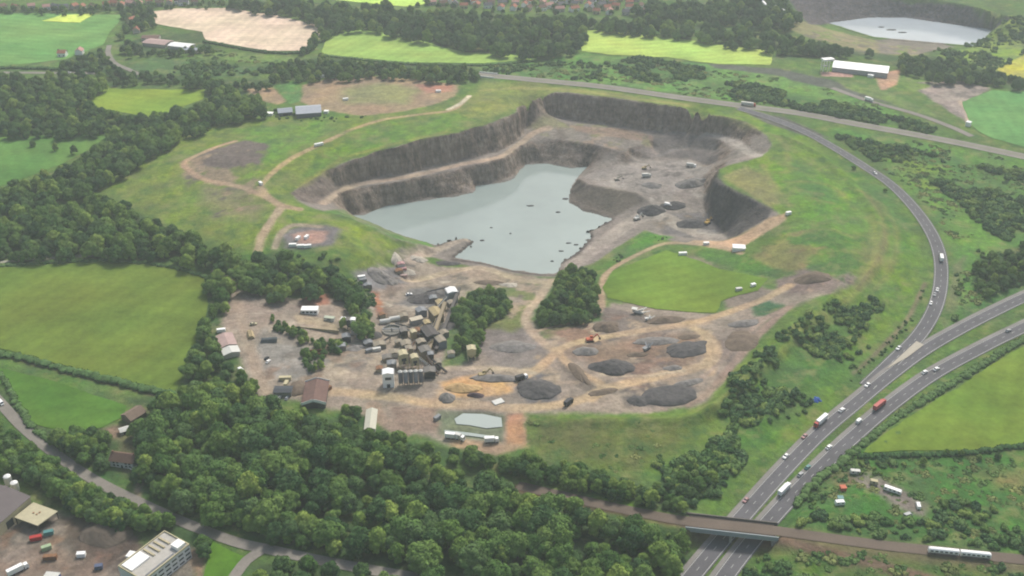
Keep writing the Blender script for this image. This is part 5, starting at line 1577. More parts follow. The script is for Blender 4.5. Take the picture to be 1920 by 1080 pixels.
def white_block():
    h = 9.0
    P = [Vector((*plane(a, b, h - 1), 0)) for a, b in [(303, 1000), (361, 1017), (272, 1086), (218, 1066)]]
    c = sum(P, Vector()) / 4
    e = ((P[0] - P[3]) + (P[1] - P[2])) / 2; f = ((P[1] - P[0]) + (P[2] - P[3])) / 2
    rz = math.atan2(e.y, e.x); L, W = e.length, f.length
    g = float(hz(c.x, c.y))
    t = thing('office_block', 'white flat roofed block with cream parapet beside the lane', 'building', (c.x, c.y, g), rz)
    MB().box(-L/2, L/2, -W/2, W/2, -1, h).make('wall', plain('block_wall', C(222,222,226,.9), .8, .06), t)
    r = MB().box(-L/2 + .3, L/2 - .3, -W/2 + .3, W/2 - .3, h + .01, h + .25).make('roof', plain('block_roof', C(200,196,188), .9, .12, .4), t)
    for x0, x1, y0, y1 in ((-L/2, L/2, -W/2, -W/2 + .5), (-L/2, L/2, W/2 - .5, W/2), (-L/2, -L/2 + .5, -W/2 + .52, W/2 - .52), (L/2 - .5, L/2, -W/2 + .52, W/2 - .52)):
        MB().box(x0, x1, y0, y1, h + .02, h + .95).make('parapet', CREAM, t)
    MB().box(-L * .46, -L * .08, W * .02, W * .42, h + .26, h + 1.3).make('roof_deck', WHITE, t)
    MB().box(L * .28, L * .45, -W * .44, -W * .16, h + .26, h + 2.6).make('stair_head', WHITE, t)
    for i in range(4): MB().box(-L * .02 + i * L * .11, -L * .02 + i * L * .11 + 1.0, -W * .02, W * .42, h + .26, h + 1.0).make('roof_beam', plain('roof_beam', C(204,192,160), .8), t)
    MB().box(-L * .4, L * .2, -W * .42, -W * .38, h + .26, h + .7).make('pipe', GREYM, t)
    for s_ in range(3):
        z0 = .9 + s_ * 2.8
        for i in range(7):
            u = -L/2 + L * (i + .5) / 7
            MB().box(u - L * .05, u + L * .05, -W/2 - .06, -W/2 + .04, z0, z0 + 1.0).make('window', GLASS, t)
        for i in range(3):
            v = -W/2 + W * (i + .5) / 3
            MB().box(L/2 - .04, L/2 + .06, v - W * .09, v + W * .09, z0, z0 + 1.0).make('window', GLASS, t)
white_block()
shed_px('house', 'white walled house with brown tiled roof by the lane', 'house', (214, 866), (258, 872), 8.5, 4.6, 3.0, plain('white_harling', C(226,226,230), .8, .05), BROWNR,
        doors=[('f', 0, 1.1, 0, 2.1)], windows=[('f', u, 1.5, z, z + 1.3) for u in (-5, -2.6, 2.8, 5.2) for z in (.9, 3.0)], chimney=2)
car('white car parked beside the white house', ground_spot(251, 878), .8, WHITE)
shed_px('barn', 'brown roofed barn above the white house', 'barn', (238, 792), (266, 775), 10, 3.5, 2.6, plain('barn_wall', C(140,128,112), .9), plain('barn_roof', C(140,122,108), .9, .15, .3), doors=[('f', 0, 3, 0, 2.8)])
shed_px('garage', 'small pale roofed garage between barn and house', 'garage', (226, 813), (242, 808), 4.5, 2.4, 1.0, PEBBLE, PALE, doors=[('f', 0, 2.2, 0, 2.1)])
shed_px('open_shed', 'rusty roofed shed with white gable boards beside the wood', 'shed', (589, 766), (596, 726), 15, 4.2, 2.6, plain('dark_boarding', C(92,96,92), .9), RUSTR, doors=[('l', 0, 5, 0, 3.6)], fascia=WHITE)
shed_px('pale_shed', 'narrow pale roofed shed at the edge of the wood', 'shed', (694, 812), (698, 776), 6.5, 3.2, 1.4, PALE, plain('pale_cream_roof', C(216,214,196), .8, .08, .5), doors=[('l', 0, 3, 0, 2.8)])
shed_px('long_shed', 'long low shed with faded pink roof beside the yard road', 'shed', (421, 634), (430, 655), 11, 3.0, 1.3, PEBBLE, PINKR)
shed_px('long_shed', 'low shed with grey white roof below the faded pink one', 'shed', (431, 659), (436, 670), 11, 3.2, 1.2, PEBBLE, PALE)
flat_block('site_office', 'white flat roofed site office with blue glass on the terrace', 'office', (566, 584), (597, 587), 6, 3.4, WHITE, WHITE, windows=[('f', u, 2.2, 1, 2.4) for u in (-4.5, -1.5, 1.5, 4.5)])
flat_block('cabin', 'low pale green roofed cabin right of the site office', 'cabin', (609, 599), (627, 602), 3, 2.6, PALE, plain('pale_green_roof', C(200,208,186), .8), windows=[('f', 0, 3, 1, 2)])
flat_block('cabin', 'white box cabin at the end of the terrace', 'cabin', (640, 604), (648, 605), 4, 3.4, WHITE, WHITE, doors=[('f', 0, 1, 0, 2)])
def terrace_wall():
    m, L, rz = axis((553, 612), (636, 626))
    o = MB().box(-L/2, L/2, -.4, .4, -1, 1.6).make('retaining_wall', plain('retaining_wall', C(186,172,142), .9), None)
    o.location = (m.x, m.y, float(hz(m.x, m.y))); o.rotation_euler = (0, 0, rz)
    tagit(o, 'long buff retaining wall below the site office', 'wall')
terrace_wall()
# farm sheds on the hill
shed_px('farm_shed', 'large grey roofed farm shed on the hill', 'shed', (556, 216), (602, 211), 24, 5, 3.0, plain('farm_wall', C(116,122,128), .8), GREYR, doors=[('l', 0, 6, 0, 4)])
shed_px('farm_shed', 'smaller grey roofed farm shed left of the large one', 'shed', (522, 215), (548, 212), 14, 4, 2.0, plain('farm_wall', C(116,122,128), .8), plain('blue_grey_roof', C(170,178,190), .6, .1), doors=[('f', 0, 5, 0, 3)])
flat_block('farm_cabin', 'white low cabin in front of the farm sheds', 'cabin', (495, 214), (512, 216), 5, 2.6, WHITE, WHITE)
flat_block('feed_silo_base', 'small white hut right of the large farm shed', 'hut', (608, 212), (616, 212), 4, 2.6, WHITE, WHITE)
# long white shed, far right
shed_px('white_shed', 'long bright white roofed shed below the far quarry', 'shed', (1562, 128), (1664, 141), 27, 6, 3.0, plain('white_shed_wall', C(196,196,198), .7), plain('bright_white_roof', C(250,250,250,1.0), .5, .03, .2), doors=[('r', 0, 8, 0, 5)])
def portal():
    x, y, z = ground_spot(1546, 133)
    t = thing('loading_tower', 'white steel loading tower at the left end of the white shed', 'tower', (x, y, z), .2)
    for sx in (-3.5, 3.5):
        for sy in (-3, 3): MB().box(sx - .4, sx + .4, sy - .4, sy + .4, -.5, 13).make('leg', WHITE, t)
    MB().box(-5, 9, -4, 4, 13.01, 15.2).make('gantry', WHITE, t)
    MB().box(-3.1, 3.1, -2.6, 2.6, 6, 6.5).make('floor', GREYM, t)
portal()
flat_block('hut', 'small white hut in front of the long white shed', 'hut', (1627, 144), (1637, 146), 4, 3, WHITE, WHITE)
flat_block('hut', 'white hut by the bend of the far right track', 'hut', (1811, 235), (1819, 237), 5, 4.5, WHITE, WHITE)
# far works, top left
for a, b, W, lab, rf in (((276, 82), (318, 86), 20, 'long pink roofed far works shed', PINKR), ((322, 88), (360, 92), 16, 'white roofed far works shed', WHITE), ((345, 97), (372, 98), 10, 'blue grey far works shed', GREYR), ((268, 75), (300, 74), 14, 'pale brown roofed far works shed', RUSTR)):
    shed_px('works_shed', lab + ' beyond the left wood', 'shed', a, b, W, 4, 1.5, PEBBLE, rf)
# village houses ----------------------------------------------------------
hr = random.Random(5)
def village(px, py, roofm, rname, tail, grp):
    p = at(px, py)
    gable('house', '%s %s' % (rname, tail), 'house', p, hr.choice((.1, .5, 1.2, -.4, 1.7)) + hr.uniform(-.1, .1), hr.uniform(9, 14), hr.uniform(7.5, 9), 5.0, 2.8,
          hr.choice((PEBBLE, WHITE, CREAM)), roofm, windows=[('f', -2.6, 1.4, 1, 2.4), ('f', 2.6, 1.4, 1, 2.4)], chimney=1, group=grp)
RF = [(REDR, 'red roofed'), (BROWNR, 'brown roofed'), (SLATE, 'slate roofed'), (REDR, 'red roofed'), (plain('pink_tiles', C(206,160,150), .9, .12), 'pink roofed')]
AREA = ['at the left end of the far estate', 'in the middle of the far estate', 'at the right end of the far estate']
placed = []
tries = 0
while len(placed) < 74 and tries < 4000:
    tries += 1
    px = hr.uniform(800, 1200); py = hr.uniform(-3, 30)
    lo = 12 + (px - 800) * .045
    if py > lo: continue
    q = at(px, py)
    if any(math.dist(q[:2], w[:2]) < 17 for w in placed): continue
    placed.append(q)
    m_, nm = RF[hr.randrange(5)]
    depth = 'front row house' if py > lo - 6 else 'house'
    village(px, py, m_, nm, '%s %s' % (depth, AREA[min(2, int((px - 800) / 134))]), 'houses of the far estate')
for px, py in [(5,17),(30,18),(60,16),(88,18),(105,17),(120,18),(140,16),(155,17),(172,16),(200,13),(215,10),(228,14),(245,10),(262,11),(280,6),(300,10),(318,8),(335,6),(345,9),(365,8),(248,42),(258,60),(150,101),(118,105)]:
    m_, nm = RF[hr.randrange(5)]
    village(px, py, m_, nm, 'house in the straggling far left row' if py < 30 else 'lone house near the far left crop', 'houses of the far left row')

# ---- quarry plant -------------------------------------------------------
def conveyor(label, a, b, h0, h1, w=1.6, mat=TANP, cover=False, legs=3):
    p, q = at(*a), at(*b)
    t = thing('conveyor', label, 'conveyor', (p.x, p.y, p.z), 0, 'conveyors of the stone plant')
    A = Vector((0, 0, h0)); B = Vector((q.x - p.x, q.y - p.y, q.z - p.z + h1))
    MB().beam(A, B, w, .8).make('frame', mat, t)
    up = Vector((0, 0, .5))
    MB().beam(A + up, B + up, w * .7, .18).make('belt', BELT, t)
    if cover: MB().beam(A + up * 2.6, B + up * 2.6, w * 1.1, 1.0).make('cover', cover, t)
    for i in range(legs):
        s = (i + .7) / legs
        if s > 1: s = .97
        c = A.lerp(B, s)
        g = float(hz(p.x + c.x, p.y + c.y)) - p.z
        if c.z - g > 1.2:
            for sx in (-1, 1): MB().beam((c.x + sx * w * .45, c.y, g - .3), (c.x + sx * w * .3, c.y, c.z - .4), .28).make('leg', mat, t)
    return t
def tower(name, label, cat, px, py, rz, W, D, h, mat, roofm=None, legs=False, win=True, hop=False):
    x, y, z = ground_spot(px, py)
    t = thing(name, label, cat, (x, y, z), rz)
    b = h * .35 if legs else -1.0
    if legs:
        for sx in (-1, 1):
            for sy in (-1, 1): MB().box(sx * W * .42 - .25, sx * W * .42 + .25, sy * D * .42 - .25, sy * D * .42 + .25, -1, b).make('leg', mat, t)
    if hop:
        m = MB(); k = [(-1,-1),(1,-1),(1,1),(-1,1)]
        m.v += [(sx * .7, sy * .7, b - 1.5) for sx, sy in k] + [(sx * W/2, sy * D/2, b + 2) for sx, sy in k] + [(sx * W/2, sy * D/2, h) for sx, sy in k]
        m.f += [(3,2,1,0), (8,9,10,11)] + [(j*4 + i, j*4 + (i+1) % 4, j*4 + 4 + (i+1) % 4, j*4 + 4 + i) for j in range(2) for i in range(4)]
        m.make('hopper', mat, t)
    else:
        MB().box(-W/2, W/2, -D/2, D/2, b, h).make('housing', mat, t)
    MB().prism([(-W/2 - .3, h + .02), (W/2 + .3, h + .02), (0, h + W * .14)], -D/2 - .3, D/2 + .3).make('roof', roofm or mat, t)
    if win:
        MB().box(-W * .28, W * .28, -D/2 - .06, -D/2 + .05, h * .55, h * .75).make('window', GLASS, t)
        MB().box(-W * .15, W * .15, -D/2 - .06, -D/2 + .05, max(b, 0), max(b, 0) + h * .25).make('door', DARKM, t)
    for s in (-1, 1): MB().beam((s * W * .5, -D * .52, h + .5), (s * W * .5, D * .52, h + .5), .15, .15).make('handrail', GREYM, t)
    return t
tower('hopper_tower', 'tall grey hopper tower with white cap beside the dark stockpile', 'tower', 847, 566, .35, 8.5, 8, 11, plain('hopper_grey', C(176,180,186), .6, .1), WHITE, win=False)
tower('control_tower', 'white control tower with dark window in front of the silos', 'tower', 729, 722, .1, 7.5, 6, 11, WHITE, WHITE)
tower('screen_house', 'cream screening tower behind the silos', 'tower', 757, 688, .3, 6, 6, 12, plain('cream_steel', C(206,196,156), .7, .15), CREAM, legs=True)
tower('screen_house', 'cream screening tower right of its twin behind the silos', 'tower', 778, 690, .3, 5, 5, 10, MATS['cream_steel'], CREAM, legs=True)
tower('hopper', 'yellow cream hopper on legs below the copse', 'hopper', 884, 674, .15, 6, 5.5, 10, plain('pale_yellow_steel', C(208,202,158), .7, .1), CREAM, legs=True, hop=True, win=False)
tower('crusher_house', 'dark steel crusher house in the middle of the plant', 'plant', 806, 640, .45, 9, 14, 9, DARKM, plain('dusty_dark_roof', C(104,100,98), .9, .2), win=False)
tower('crusher_house', 'dusty brown crusher house up the slope from the dark one', 'plant', 818, 600, .45, 8, 12, 8, plain('dusty_tan_steel', C(160,146,122), .8, .2), TANP, win=False)
tower('silo_house', 'narrow pale grey tower left of the plant', 'tower', 664, 626, 0, 3.5, 3.5, 13, PALE, WHITE, win=False)
tower('bagging_house', 'low grey house at the foot of the narrow pale tower', 'plant', 676, 634, .3, 6, 5, 5, GREYM, PALE)
tower('pump_house', 'dark weathered house left of the round tank', 'plant', 650, 640, .2, 6, 5, 5, DARKM, GREYM)
tower('transfer_tower', 'small tan transfer tower on the plant slope', 'tower', 776, 640, .5, 4, 4, 9, TANP, CREAM, legs=True, win=False)
tower('transfer_tower', 'small dark transfer tower right of the silos', 'tower', 808, 680, .2, 4, 4, 8, DARKM, GREYM, legs=True, win=False)
for i in range(5):
    x, y, z = ground_spot(752 + i * 9.5, 722 - i * .5)
    t = thing('silo', '%s of the five grey silos behind the plant road' % ('leftmost', 'second from the left', 'middle one', 'second from the right', 'rightmost')[i], 'silo', (x, y, z), 0, 'row of grey silos')
    MB().cyl((0, 0, 2.6), 1.55, 1.55, 8.4, 16).make('shell', plain('silo_steel', C(160,166,176), .45, .15, .5) if i % 2 else plain('silo_dark_steel', C(120,124,132), .5, .15), t)
    MB().cyl((0, 0, 1.0), .4, 1.55, 1.59, 16).make('cone', GREYM, t)
    MB().cyl((0, 0, 11.01), 1.6, .4, .9, 16).make('roof', PALE, t)
    for sx in (-1, 1):
        for sy in (-1, 1): MB().box(sx * 1.1 - .15, sx * 1.1 + .15, sy * 1.1 - .15, sy * 1.1 + .15, -1, 2.9).make('leg', DARKM, t)
x, y, z = ground_spot(735, 622)
t = thing('thickener_tank', 'round concrete tank in the middle of the plant', 'tank', (x, y, z))
m = MB(); n = 36
for r_, zz in ((7.2, -1), (7.2, 2.2), (6.7, 2.2), (6.7, .4)): m.v += [(math.cos(6.2832*i/n) * r_, math.sin(6.2832*i/n) * r_, zz) for i in range(n)]
for j in range(3): m.f += [(j*n + i, j*n + (i+1) % n, (j+1)*n + (i+1) % n, (j+1)*n + i) for i in range(n)]
m.make('tank_wall', CONC, t)
MB().cyl((0, 0, .3), 6.75, 6.75, .5, 36).make('water', plain('tank_water', C(140,138,130), .2), t)
MB().box(-7.2, 7.2, -.5, .5, 2.21, 2.6).make('walkway', GREYM, t); MB().cyl((0, 0, .8), .6, .6, 2.4, 12).make('drive', GREYM, t)
for px, py, lab in ((722, 607, 'left white storage drum above the round tank'), (740, 602, 'right white storage drum above the round tank')):
    x, y, z = ground_spot(px, py)
    t = thing('storage_drum', lab, 'tank', (x, y, z), .3, 'drums above the round tank')
    MB().cyl((-4, 0, 2.2), 1.9, 1.9, 8, 16, 'x').make('drum', PALE, t)
    for sx in (-2.5, 2.5): MB().box(sx - .4, sx + .4, -1.5, 1.5, -.6, .6).make('cradle', CONC, t)
flat_block('plant_canopy', 'pale flat roof over the plant beside the round tank', 'canopy', (770, 609), (792, 606), 5, 5, GREYM, plain('pale_canopy', C(216,206,184), .8))
conveyor('long tan conveyor climbing the slope between the crusher houses', (803, 668), (835, 588), 3, 9, 2.4, TANP, MATS['dusty_tan_steel'], 6)
conveyor('second tan conveyor beside the long covered one', (796, 660), (820, 612), 2, 7, 1.8, TANP, False, 4)
conveyor('dark conveyor running down beside the copse', (818, 662), (862, 560), 2, 9, 2.2, DARKM, MATS['dusty_dark_roof'], 6)
conveyor('rusty conveyor feeding the cream screening tower', (776, 650), (762, 684), 4, 11, 1.6, RUST, False, 3)
conveyor('grey conveyor from the round tank to the crusher house', (752, 618), (790, 642), 2, 7, 1.5, GREYM, False, 3)
conveyor('pale conveyor leaving the silos to the right', (812, 696), (786, 690), 2, 9, 1.5, PALE, False, 3)
conveyor('short tan conveyor by the pale flat roof', (774, 632), (798, 615), 3, 6, 1.4, TANP, False, 3)
conveyor('dark conveyor tipping beside the white sand', (838, 700), (812, 690), 1, 7, 1.4, DARKM, False, 3)
conveyor('grey conveyor tipping onto the dark stockpile', (842, 556), (800, 555), 9, 4, 1.4, GREYM, False, 3)
conveyor('white inclined conveyor at the far right wood', (1455, 34), (1418, 5), 2, 10, 3.0, WHITE, WHITE, 4)
conveyor('white conveyor branching right at the far right wood', (1452, 24), (1488, 32), 9, 2, 2.4, WHITE, WHITE, 3)

# the jumble of the plant
def jumble(rows):
    for lab, px, py, rz, W, D, h, mt, rf, lg in rows: tower('plant_house', lab, 'plant', px, py, rz, W * 1.25, D * 1.25, h * 1.15, mt, rf, lg, False)
BLUEG = plain('blue_grey_cladding', C(138,146,156), .6, .2, .5); DUST = plain('dusty_cladding', C(168,158,140), .8, .22, .5); OLDG = plain('weathered_grey', C(136,132,126), .8, .25, .5)
jumble([
 ('dusty house at the lower end of the long tan conveyor', 797, 672, .4, 6, 6, 7, DUST, OLDG, False),
 ('weathered grey house left of the transfer tower', 762, 655, .3, 6, 5, 5, OLDG, DUST, False),
 ('blue grey clad house right of the crusher house', 826, 650, .5, 5, 7, 6, BLUEG, DUST, False),
 ('dusty roofed house on the dark ground right of the conveyors', 832, 632, .6, 5, 4, 4, OLDG, DUST, False),
 ('small dusty house below the brown crusher house', 801, 618, .4, 4, 4, 6, DUST, TANP, True),
 ('tan roofed house at the upper end of the plant', 826, 578, .4, 5, 6, 5, DUST, TANP, False),
 ('weathered house beside the upper end of the dark conveyor', 846, 580, .5, 4, 4, 6, OLDG, DUST, True),
 ('low grey house behind the control tower', 735, 690, .1, 5, 4, 4, OLDG, GREYM, False),
 ('low dusty house left of the control tower', 712, 697, .2, 4, 3, 3, DUST, RUST, False),
 ('dark house right of the silos', 806, 706, .1, 6, 5, 5, DARKM, OLDG, False),
 ('grey house at the right end of the silo road', 820, 690, .3, 4, 4, 5, OLDG, DUST, False),
 ('dusty roofed low house below the round tank', 712, 652, .3, 7, 4, 3, OLDG, DUST, False),
 ('grey roofed low house left of the dusty roofed one', 690, 648, .5, 5, 4, 3, OLDG, GREYM, False),
 ('dusty low house between the round tank and the towers', 748, 648, .4, 4, 3, 3.5, DUST, DUST, False),
 ('dark tower beside the narrow pale tower', 656, 618, .2, 3, 3, 8, DARKM, OLDG, True),
 ('weathered low house at the island end of the yard', 640, 655, .3, 5, 4, 3.2, OLDG, GREYM, False),
 ('small rust roofed house by the orange bank', 716, 596, .6, 4, 3, 3.2, DUST, RUST, False),
 ('grey house at the top of the orange bank', 690, 540, .3, 5, 3, 3, OLDG, GREYM, False),
 ('pale house on the slope under the jetty', 752, 500, .3, 5, 3, 3, PALE, LILAC, False),
 ('dusty house just above the round tank', 757, 600, .3, 5, 4, 4, DUST, DUST, False),
 ('grey clad house between the pale flat roof and the conveyor', 790, 592, .4, 6, 5, 5, BLUEG, GREYM, False),
 ('dark open sided house right of the round tank', 757, 630, .3, 4, 5, 5, DARKM, OLDG, True),
 ('dusty topped hopper house between the two cream towers', 768, 672, .3, 4, 4, 8, DUST, DUST, True),
 ('weathered house in front of the dark crusher house', 790, 654, .4, 5, 4, 6, OLDG, DUST, False),
 ('low pale house left of the cream towers', 740, 668, .2, 6, 4, 3.4, PALE, DUST, False),
 ('dusty low house above the control tower', 726, 676, .3, 5, 4, 3, DUST, OLDG, False),
 ('rust roofed house below the pale flat roof', 784, 630, .4, 4, 4, 5, RUST, RUST, False),
 ('grey house beside the grey conveyor tip', 812, 566, .3, 5, 4, 4, OLDG, GREYM, False),
 ('pale low house at the foot of the copse', 846, 668, .2, 4, 3, 3, PALE, DUST, False),
 ('low rusty house left of the jetty track', 748, 512, .4, 5, 3.4, 2.6, DUST, RUST, False),
])
conveyor('tan conveyor crossing above the dusty house', (785, 668), (812, 652), 4, 7, 1.4, TANP, None, 3)
conveyor('thin grey conveyor down to the white drums', (770, 625), (742, 612), 5, 3, 1.2, GREYM, None, 3)
conveyor('thin pale conveyor beside the hopper tower', (838, 572), (812, 596), 8, 5, 1.2, PALE, None, 3)
conveyor('rusty conveyor at the right of the silos', (822, 704), (800, 684), 1, 8, 1.3, RUST, None, 3)
conveyor('thin dark conveyor above the dusty roofed low house', (700, 655), (735, 640), 1, 5, 1.1, DARKM, None, 3)
# small plant clutter: containers, cabins, parked machines -------------------
def container(label, px, py, rz, mat, L=6.1, name='container', group=None):
    x, y, z = ground_spot(px, py)
    t = thing(name, label, 'container', (x, y, z), rz, group)
    MB().box(-L/2, L/2, -1.22, 1.22, .1, 2.6).make('shell', mat, t)
    for s in (-.62, .62): MB().box(L/2 - .02, L/2 + .06, s - .55, s + .55, .2, 2.5).make('door', mat, t)
    for i in range(int(L / .6)):
        xx = -L/2 + .3 + i * .6
        for s in (-1, 1): MB().box(xx - .12, xx + .12, s * 1.22 - .05, s * 1.22 + .05, .2, 2.5).make('rib', mat, t)
    return t
CMP = 'white units in the contractors compound'
for px, py, rz, lab in ((549, 462, .1, 'leftmost white unit in the front row of the compound'), (564, 464, .1, 'middle white unit in the front row of the compound'), (577, 464, .2, 'rightmost white unit in the front row of the compound'), (559, 449, 1.2, 'left white unit in the back row of the compound'), (575, 447, 1.2, 'right white unit in the back row of the compound')):
    container(lab, px, py, rz, WHITE, 6.1 if py > 455 else 5, 'site_cabin', CMP)
YD = 'things standing about the works'
container('white container in front of the long pink shed', 415, 622, .2, WHITE, group=YD)
container('white skip unit beside the yard road below the sheds', 452, 697, 2.3, WHITE, 5, group=YD)
container('cream container by the rusty roofed shed', 535, 712, 0.05, CREAM, 8, group=YD)
container('pale container standing beside the cream one', 537, 722, 1.5, CREAM, 5, group=YD)
container('rusty container beside the rusty roofed shed', 614, 732, .9, RUST, group=YD)
container('white container on the slope below the jetty', 757, 507, .2, LILAC, 5, group=YD)
container('pale pink container at the head of the jetty track', 757, 520, .1, PINKR, 6, group=YD)
container('grey container at the head of the orange bank', 681, 528, .3, GREYM, 6, group=YD)
container('white container at the head of the orange bank', 678, 522, .3, WHITE, 6, group=YD)
container('white container in the hollow of the dark tip', 705, 658, .3, PALE, 7, group=YD)
container('grey container left of the white one by the plant', 692, 660, .6, GREYM, 5, group=YD)
container('white container above the long green bank', 1280, 478, .1, WHITE, 7, group=YD)
container('white site unit beside the tan bank', 1324, 459, .1, WHITE, 5, group=YD)
flat_block('site_shed', 'white flat roofed hut at the foot of the tan rubble bank', 'hut', (1373, 470), (1397, 466), 7, 3, WHITE, WHITE)
container('white container at the top of the tan rubble bank', 1478, 402, .4, WHITE, 5, group=YD)
container('white tank unit on the bank behind the lawn', 1412, 537, .4, WHITE, 4, group=YD)
container('pale unit left of the white tank unit', 1385, 545, .2, PALE, 5, group=YD)
container('white unit on the hill track', 598, 273, .55, WHITE, 9, group=YD)
container('white unit where the hill track bends', 489, 346, 2.2, WHITE, 5, group=YD)
container('white unit on the brown ground below the shelter belt', 822, 173, .1, WHITE, 6)
container('pale unit at the left of the brown ground', 648, 188, .3, WHITE, 6)
container('white unit among trees above the brown ground', 605, 145, .1, WHITE, 7)
container('pale grey skip beside the settling lagoon', 820, 786, .9, GREYM, 5, group=YD)
lorry('left white lorry parked below the settling lagoon', ground_spot(848, 822), -.15, WHITE, WHITE, 9, YD)
lorry('right white lorry parked below the settling lagoon', ground_spot(922, 829), .1, WHITE, WHITE, 9, YD)
lorry('short white lorry behind the left parked one', ground_spot(862, 824), -.5, WHITE, PALE, 7, YD)
lorry('white tipper lorry by the corner of the stock yard', ground_spot(1066, 758), .9, BLACKP, DARKM, 8, YD)
lorry('white lorry turning on the stockpile track', ground_spot(978, 712), .5, WHITE, DARKM, 9, YD)
car('white car parked on the grey hardstanding', ground_spot(503, 679), 1.2, WHITE, group=YD)
car('black car parked on the grey hardstanding', ground_spot(500, 673), 1.2, BLACKP, group=YD)
car('white car on the plant road behind the sand', ground_spot(767, 553), .4, WHITE, group=YD, size=1.2)
car('pale car by the yard road', ground_spot(475, 609), .3, CREAM, group=YD, size=1.2)
van('white van outside the site office yard', ground_spot(596, 645), .6, WHITE, YD)
for i, (px, py, mt, nm) in enumerate(((508, 748, WHITE, 'white'), (517, 746, WHITE, 'second white'), (538, 748, SILV, 'silver'), (524, 747, PALE, 'pale grey'))):
    car('%s car parked below the dark roofed store' % nm, ground_spot(px, py), 1.4, mt, group=YD)
shed_px('store', 'dark flat roofed store at the edge of the works yard', 'store', (516, 738), (548, 738), 7, 3.4, .6, plain('store_wall', C(160,156,150), .9), plain('store_roof', C(86,90,96), .9, .15))
def timber_stack(label, px, py, rz, L, W, mat):
    x, y, z = ground_spot(px, py)
    t = thing('pipe_stack', label, 'stack', (x, y, z), rz)
    for k in range(3):
        for i in range(5 - k): MB().cyl((-L/2, (i - (4 - k) / 2) * W / 5, .5 + k * .85), .45, .45, L, 8, 'x').make('pipe', mat, t)
timber_stack('stack of dark steel pipes lying in the yard', 505, 640, .15, 11, 5, plain('pipe_steel', C(112,120,122), .6, .2))
timber_stack('stack of buff pipes beside the yard road', 470, 630, 1.9, 9, 5, plain('buff_pipe', C(196,178,140), .8))
def bay_walls():
    x, y, z = ground_spot(590, 664)
    t = thing('storage_bay', 'open storage bay of brown walls on the yard island', 'bay', (x, y, z), .1)
    for y_ in (-2.5, 2.5): MB().box(-6, 6, y_ - .25, y_ + .25, -.5, 2.2).make('wall', RUST, t)
    MB().box(-6.3, -6, -2.7, 2.7, -.5, 2.2).make('wall', RUST, t)
bay_walls()
def quay_slab(label, a, b, W, mat, name='slab'):
    m, L, rz = axis(a, b)
    o = MB().box(-L/2, L/2, -W/2, W/2, -.3, .5).make(name, mat, None)
    o.location = (m.x, m.y, float(hz(m.x, m.y)) + .2); o.rotation_euler = (0, 0, rz)
    return tagit(o, label, 'slab')
quay_slab('white concrete slab on the edge of the pond yard', (925, 757), (943, 751), 5, PALE, 'concrete_slab')

# excavators, crushers --------------------------------------------------------
def excavator(label, px, py, rz, mat, sc=1.0):
    x, y, z = ground_spot(px, py)
    t = thing('excavator', label, 'excavator', (x, y, z), rz, 'machines in the quarry')
    for s in (-1, 1): MB().prism([(-2.2, .1), (2.2, .1), (2.5, .55), (2.2, 1.0), (-2.2, 1.0), (-2.5, .55)], s * 1.3 - .3, s * 1.3 + .3).make('crawler_track', DARKM, t)
    MB().box(-2.3, 1.6, -1.35, 1.35, 1.05, 2.3).make('house', mat, t)
    c = MB().box(.3, 1.9, .3, 1.4, 2.31, 3.4).make('cab', mat, t)
    MB().box(1.88, 1.95, .4, 1.3, 2.4, 3.3).make('window', GLASS, c)
    b = MB(); b.beam((1.4, -.3, 2.0), (4.4, -.3, 4.9), .5, .7); b.make('boom', mat, t)
    b = MB(); b.beam((4.3, -.3, 4.9), (6.0, -.3, 2.2), .4, .5); b.make('stick', mat, t)
    MB().prism([(5.6, 2.2), (6.5, 2.1), (6.7, 1.1), (5.5, 1.0)], -.9, .3).make('bucket', DARKM, t)
    t.scale = (sc,) * 3
    return t
def screener(label, px, py, rz, mat, sc=1.0):
    x, y, z = ground_spot(px, py)
    t = thing('mobile_screener', label, 'screener', (x, y, z), rz, 'machines in the quarry')
    for s in (-1, 1): MB().prism([(-3, .1), (3, .1), (3.3, .5), (3, .95), (-3, .95), (-3.3, .5)], s * 1.1 - .3, s * 1.1 + .3).make('crawler_track', DARKM, t)
    MB().box(-4.5, 4.0, -1.1, 1.1, 1.0, 2.2).make('chassis', mat, t)
    m = MB(); k = [(-1,-1),(1,-1),(1,1),(-1,1)]
    m.v += [(-3.2 + sx * .9, sy * .8, 2.2) for sx, sy in k] + [(-3.2 + sx * 2.2, sy * 1.9, 4.0) for sx, sy in k]
    m.f += [(3,2,1,0), (4,5,6,7)] + [(i, (i+1) % 4, 4 + (i+1) % 4, 4 + i) for i in range(4)]
    m.make('hopper', mat, t)
    b = MB(); b.beam((-1, 0, 2.0), (3.5, 0, 4.6), 1.7, 1.1); b.make('screen_box', mat, t)
    for p, q in (((3, 0, 1.6), (8.5, 0, 4.2)), ((1, 1, 1.8), (4.6, 5.6, 3.6))):
        b = MB(); b.beam(p, q, 1.1, .4); b.make('conveyor_arm', mat, t)
    t.scale = (sc,) * 3
    return t
screener('white mobile screener with spread arms below the lawn', 1197, 588, -.4, PALE, 1.0)
screener('pale screener in the ring of stockpiles', 1213, 656, .8, GREYM, .8)
screener('small pale screener on the brown mound', 1216, 600, .4, PALE, .6)
excavator('orange excavator beside the round scrap heap', 1106, 640, .2, ORANGEP, 1.2)
excavator('white excavator on the ramp at the lake corner', 1194, 412, .6, PALE, 1.2)
excavator('pale excavator on the quarry floor', 1157, 338, .2, LSTONE, 1.0)
excavator('pale yellow excavator on the upper quarry floor', 1208, 317, .1, TANP, 1.0)
excavator('yellow excavator at the foot of the dark dig face', 1326, 420, .8, YELLP, 1.2)
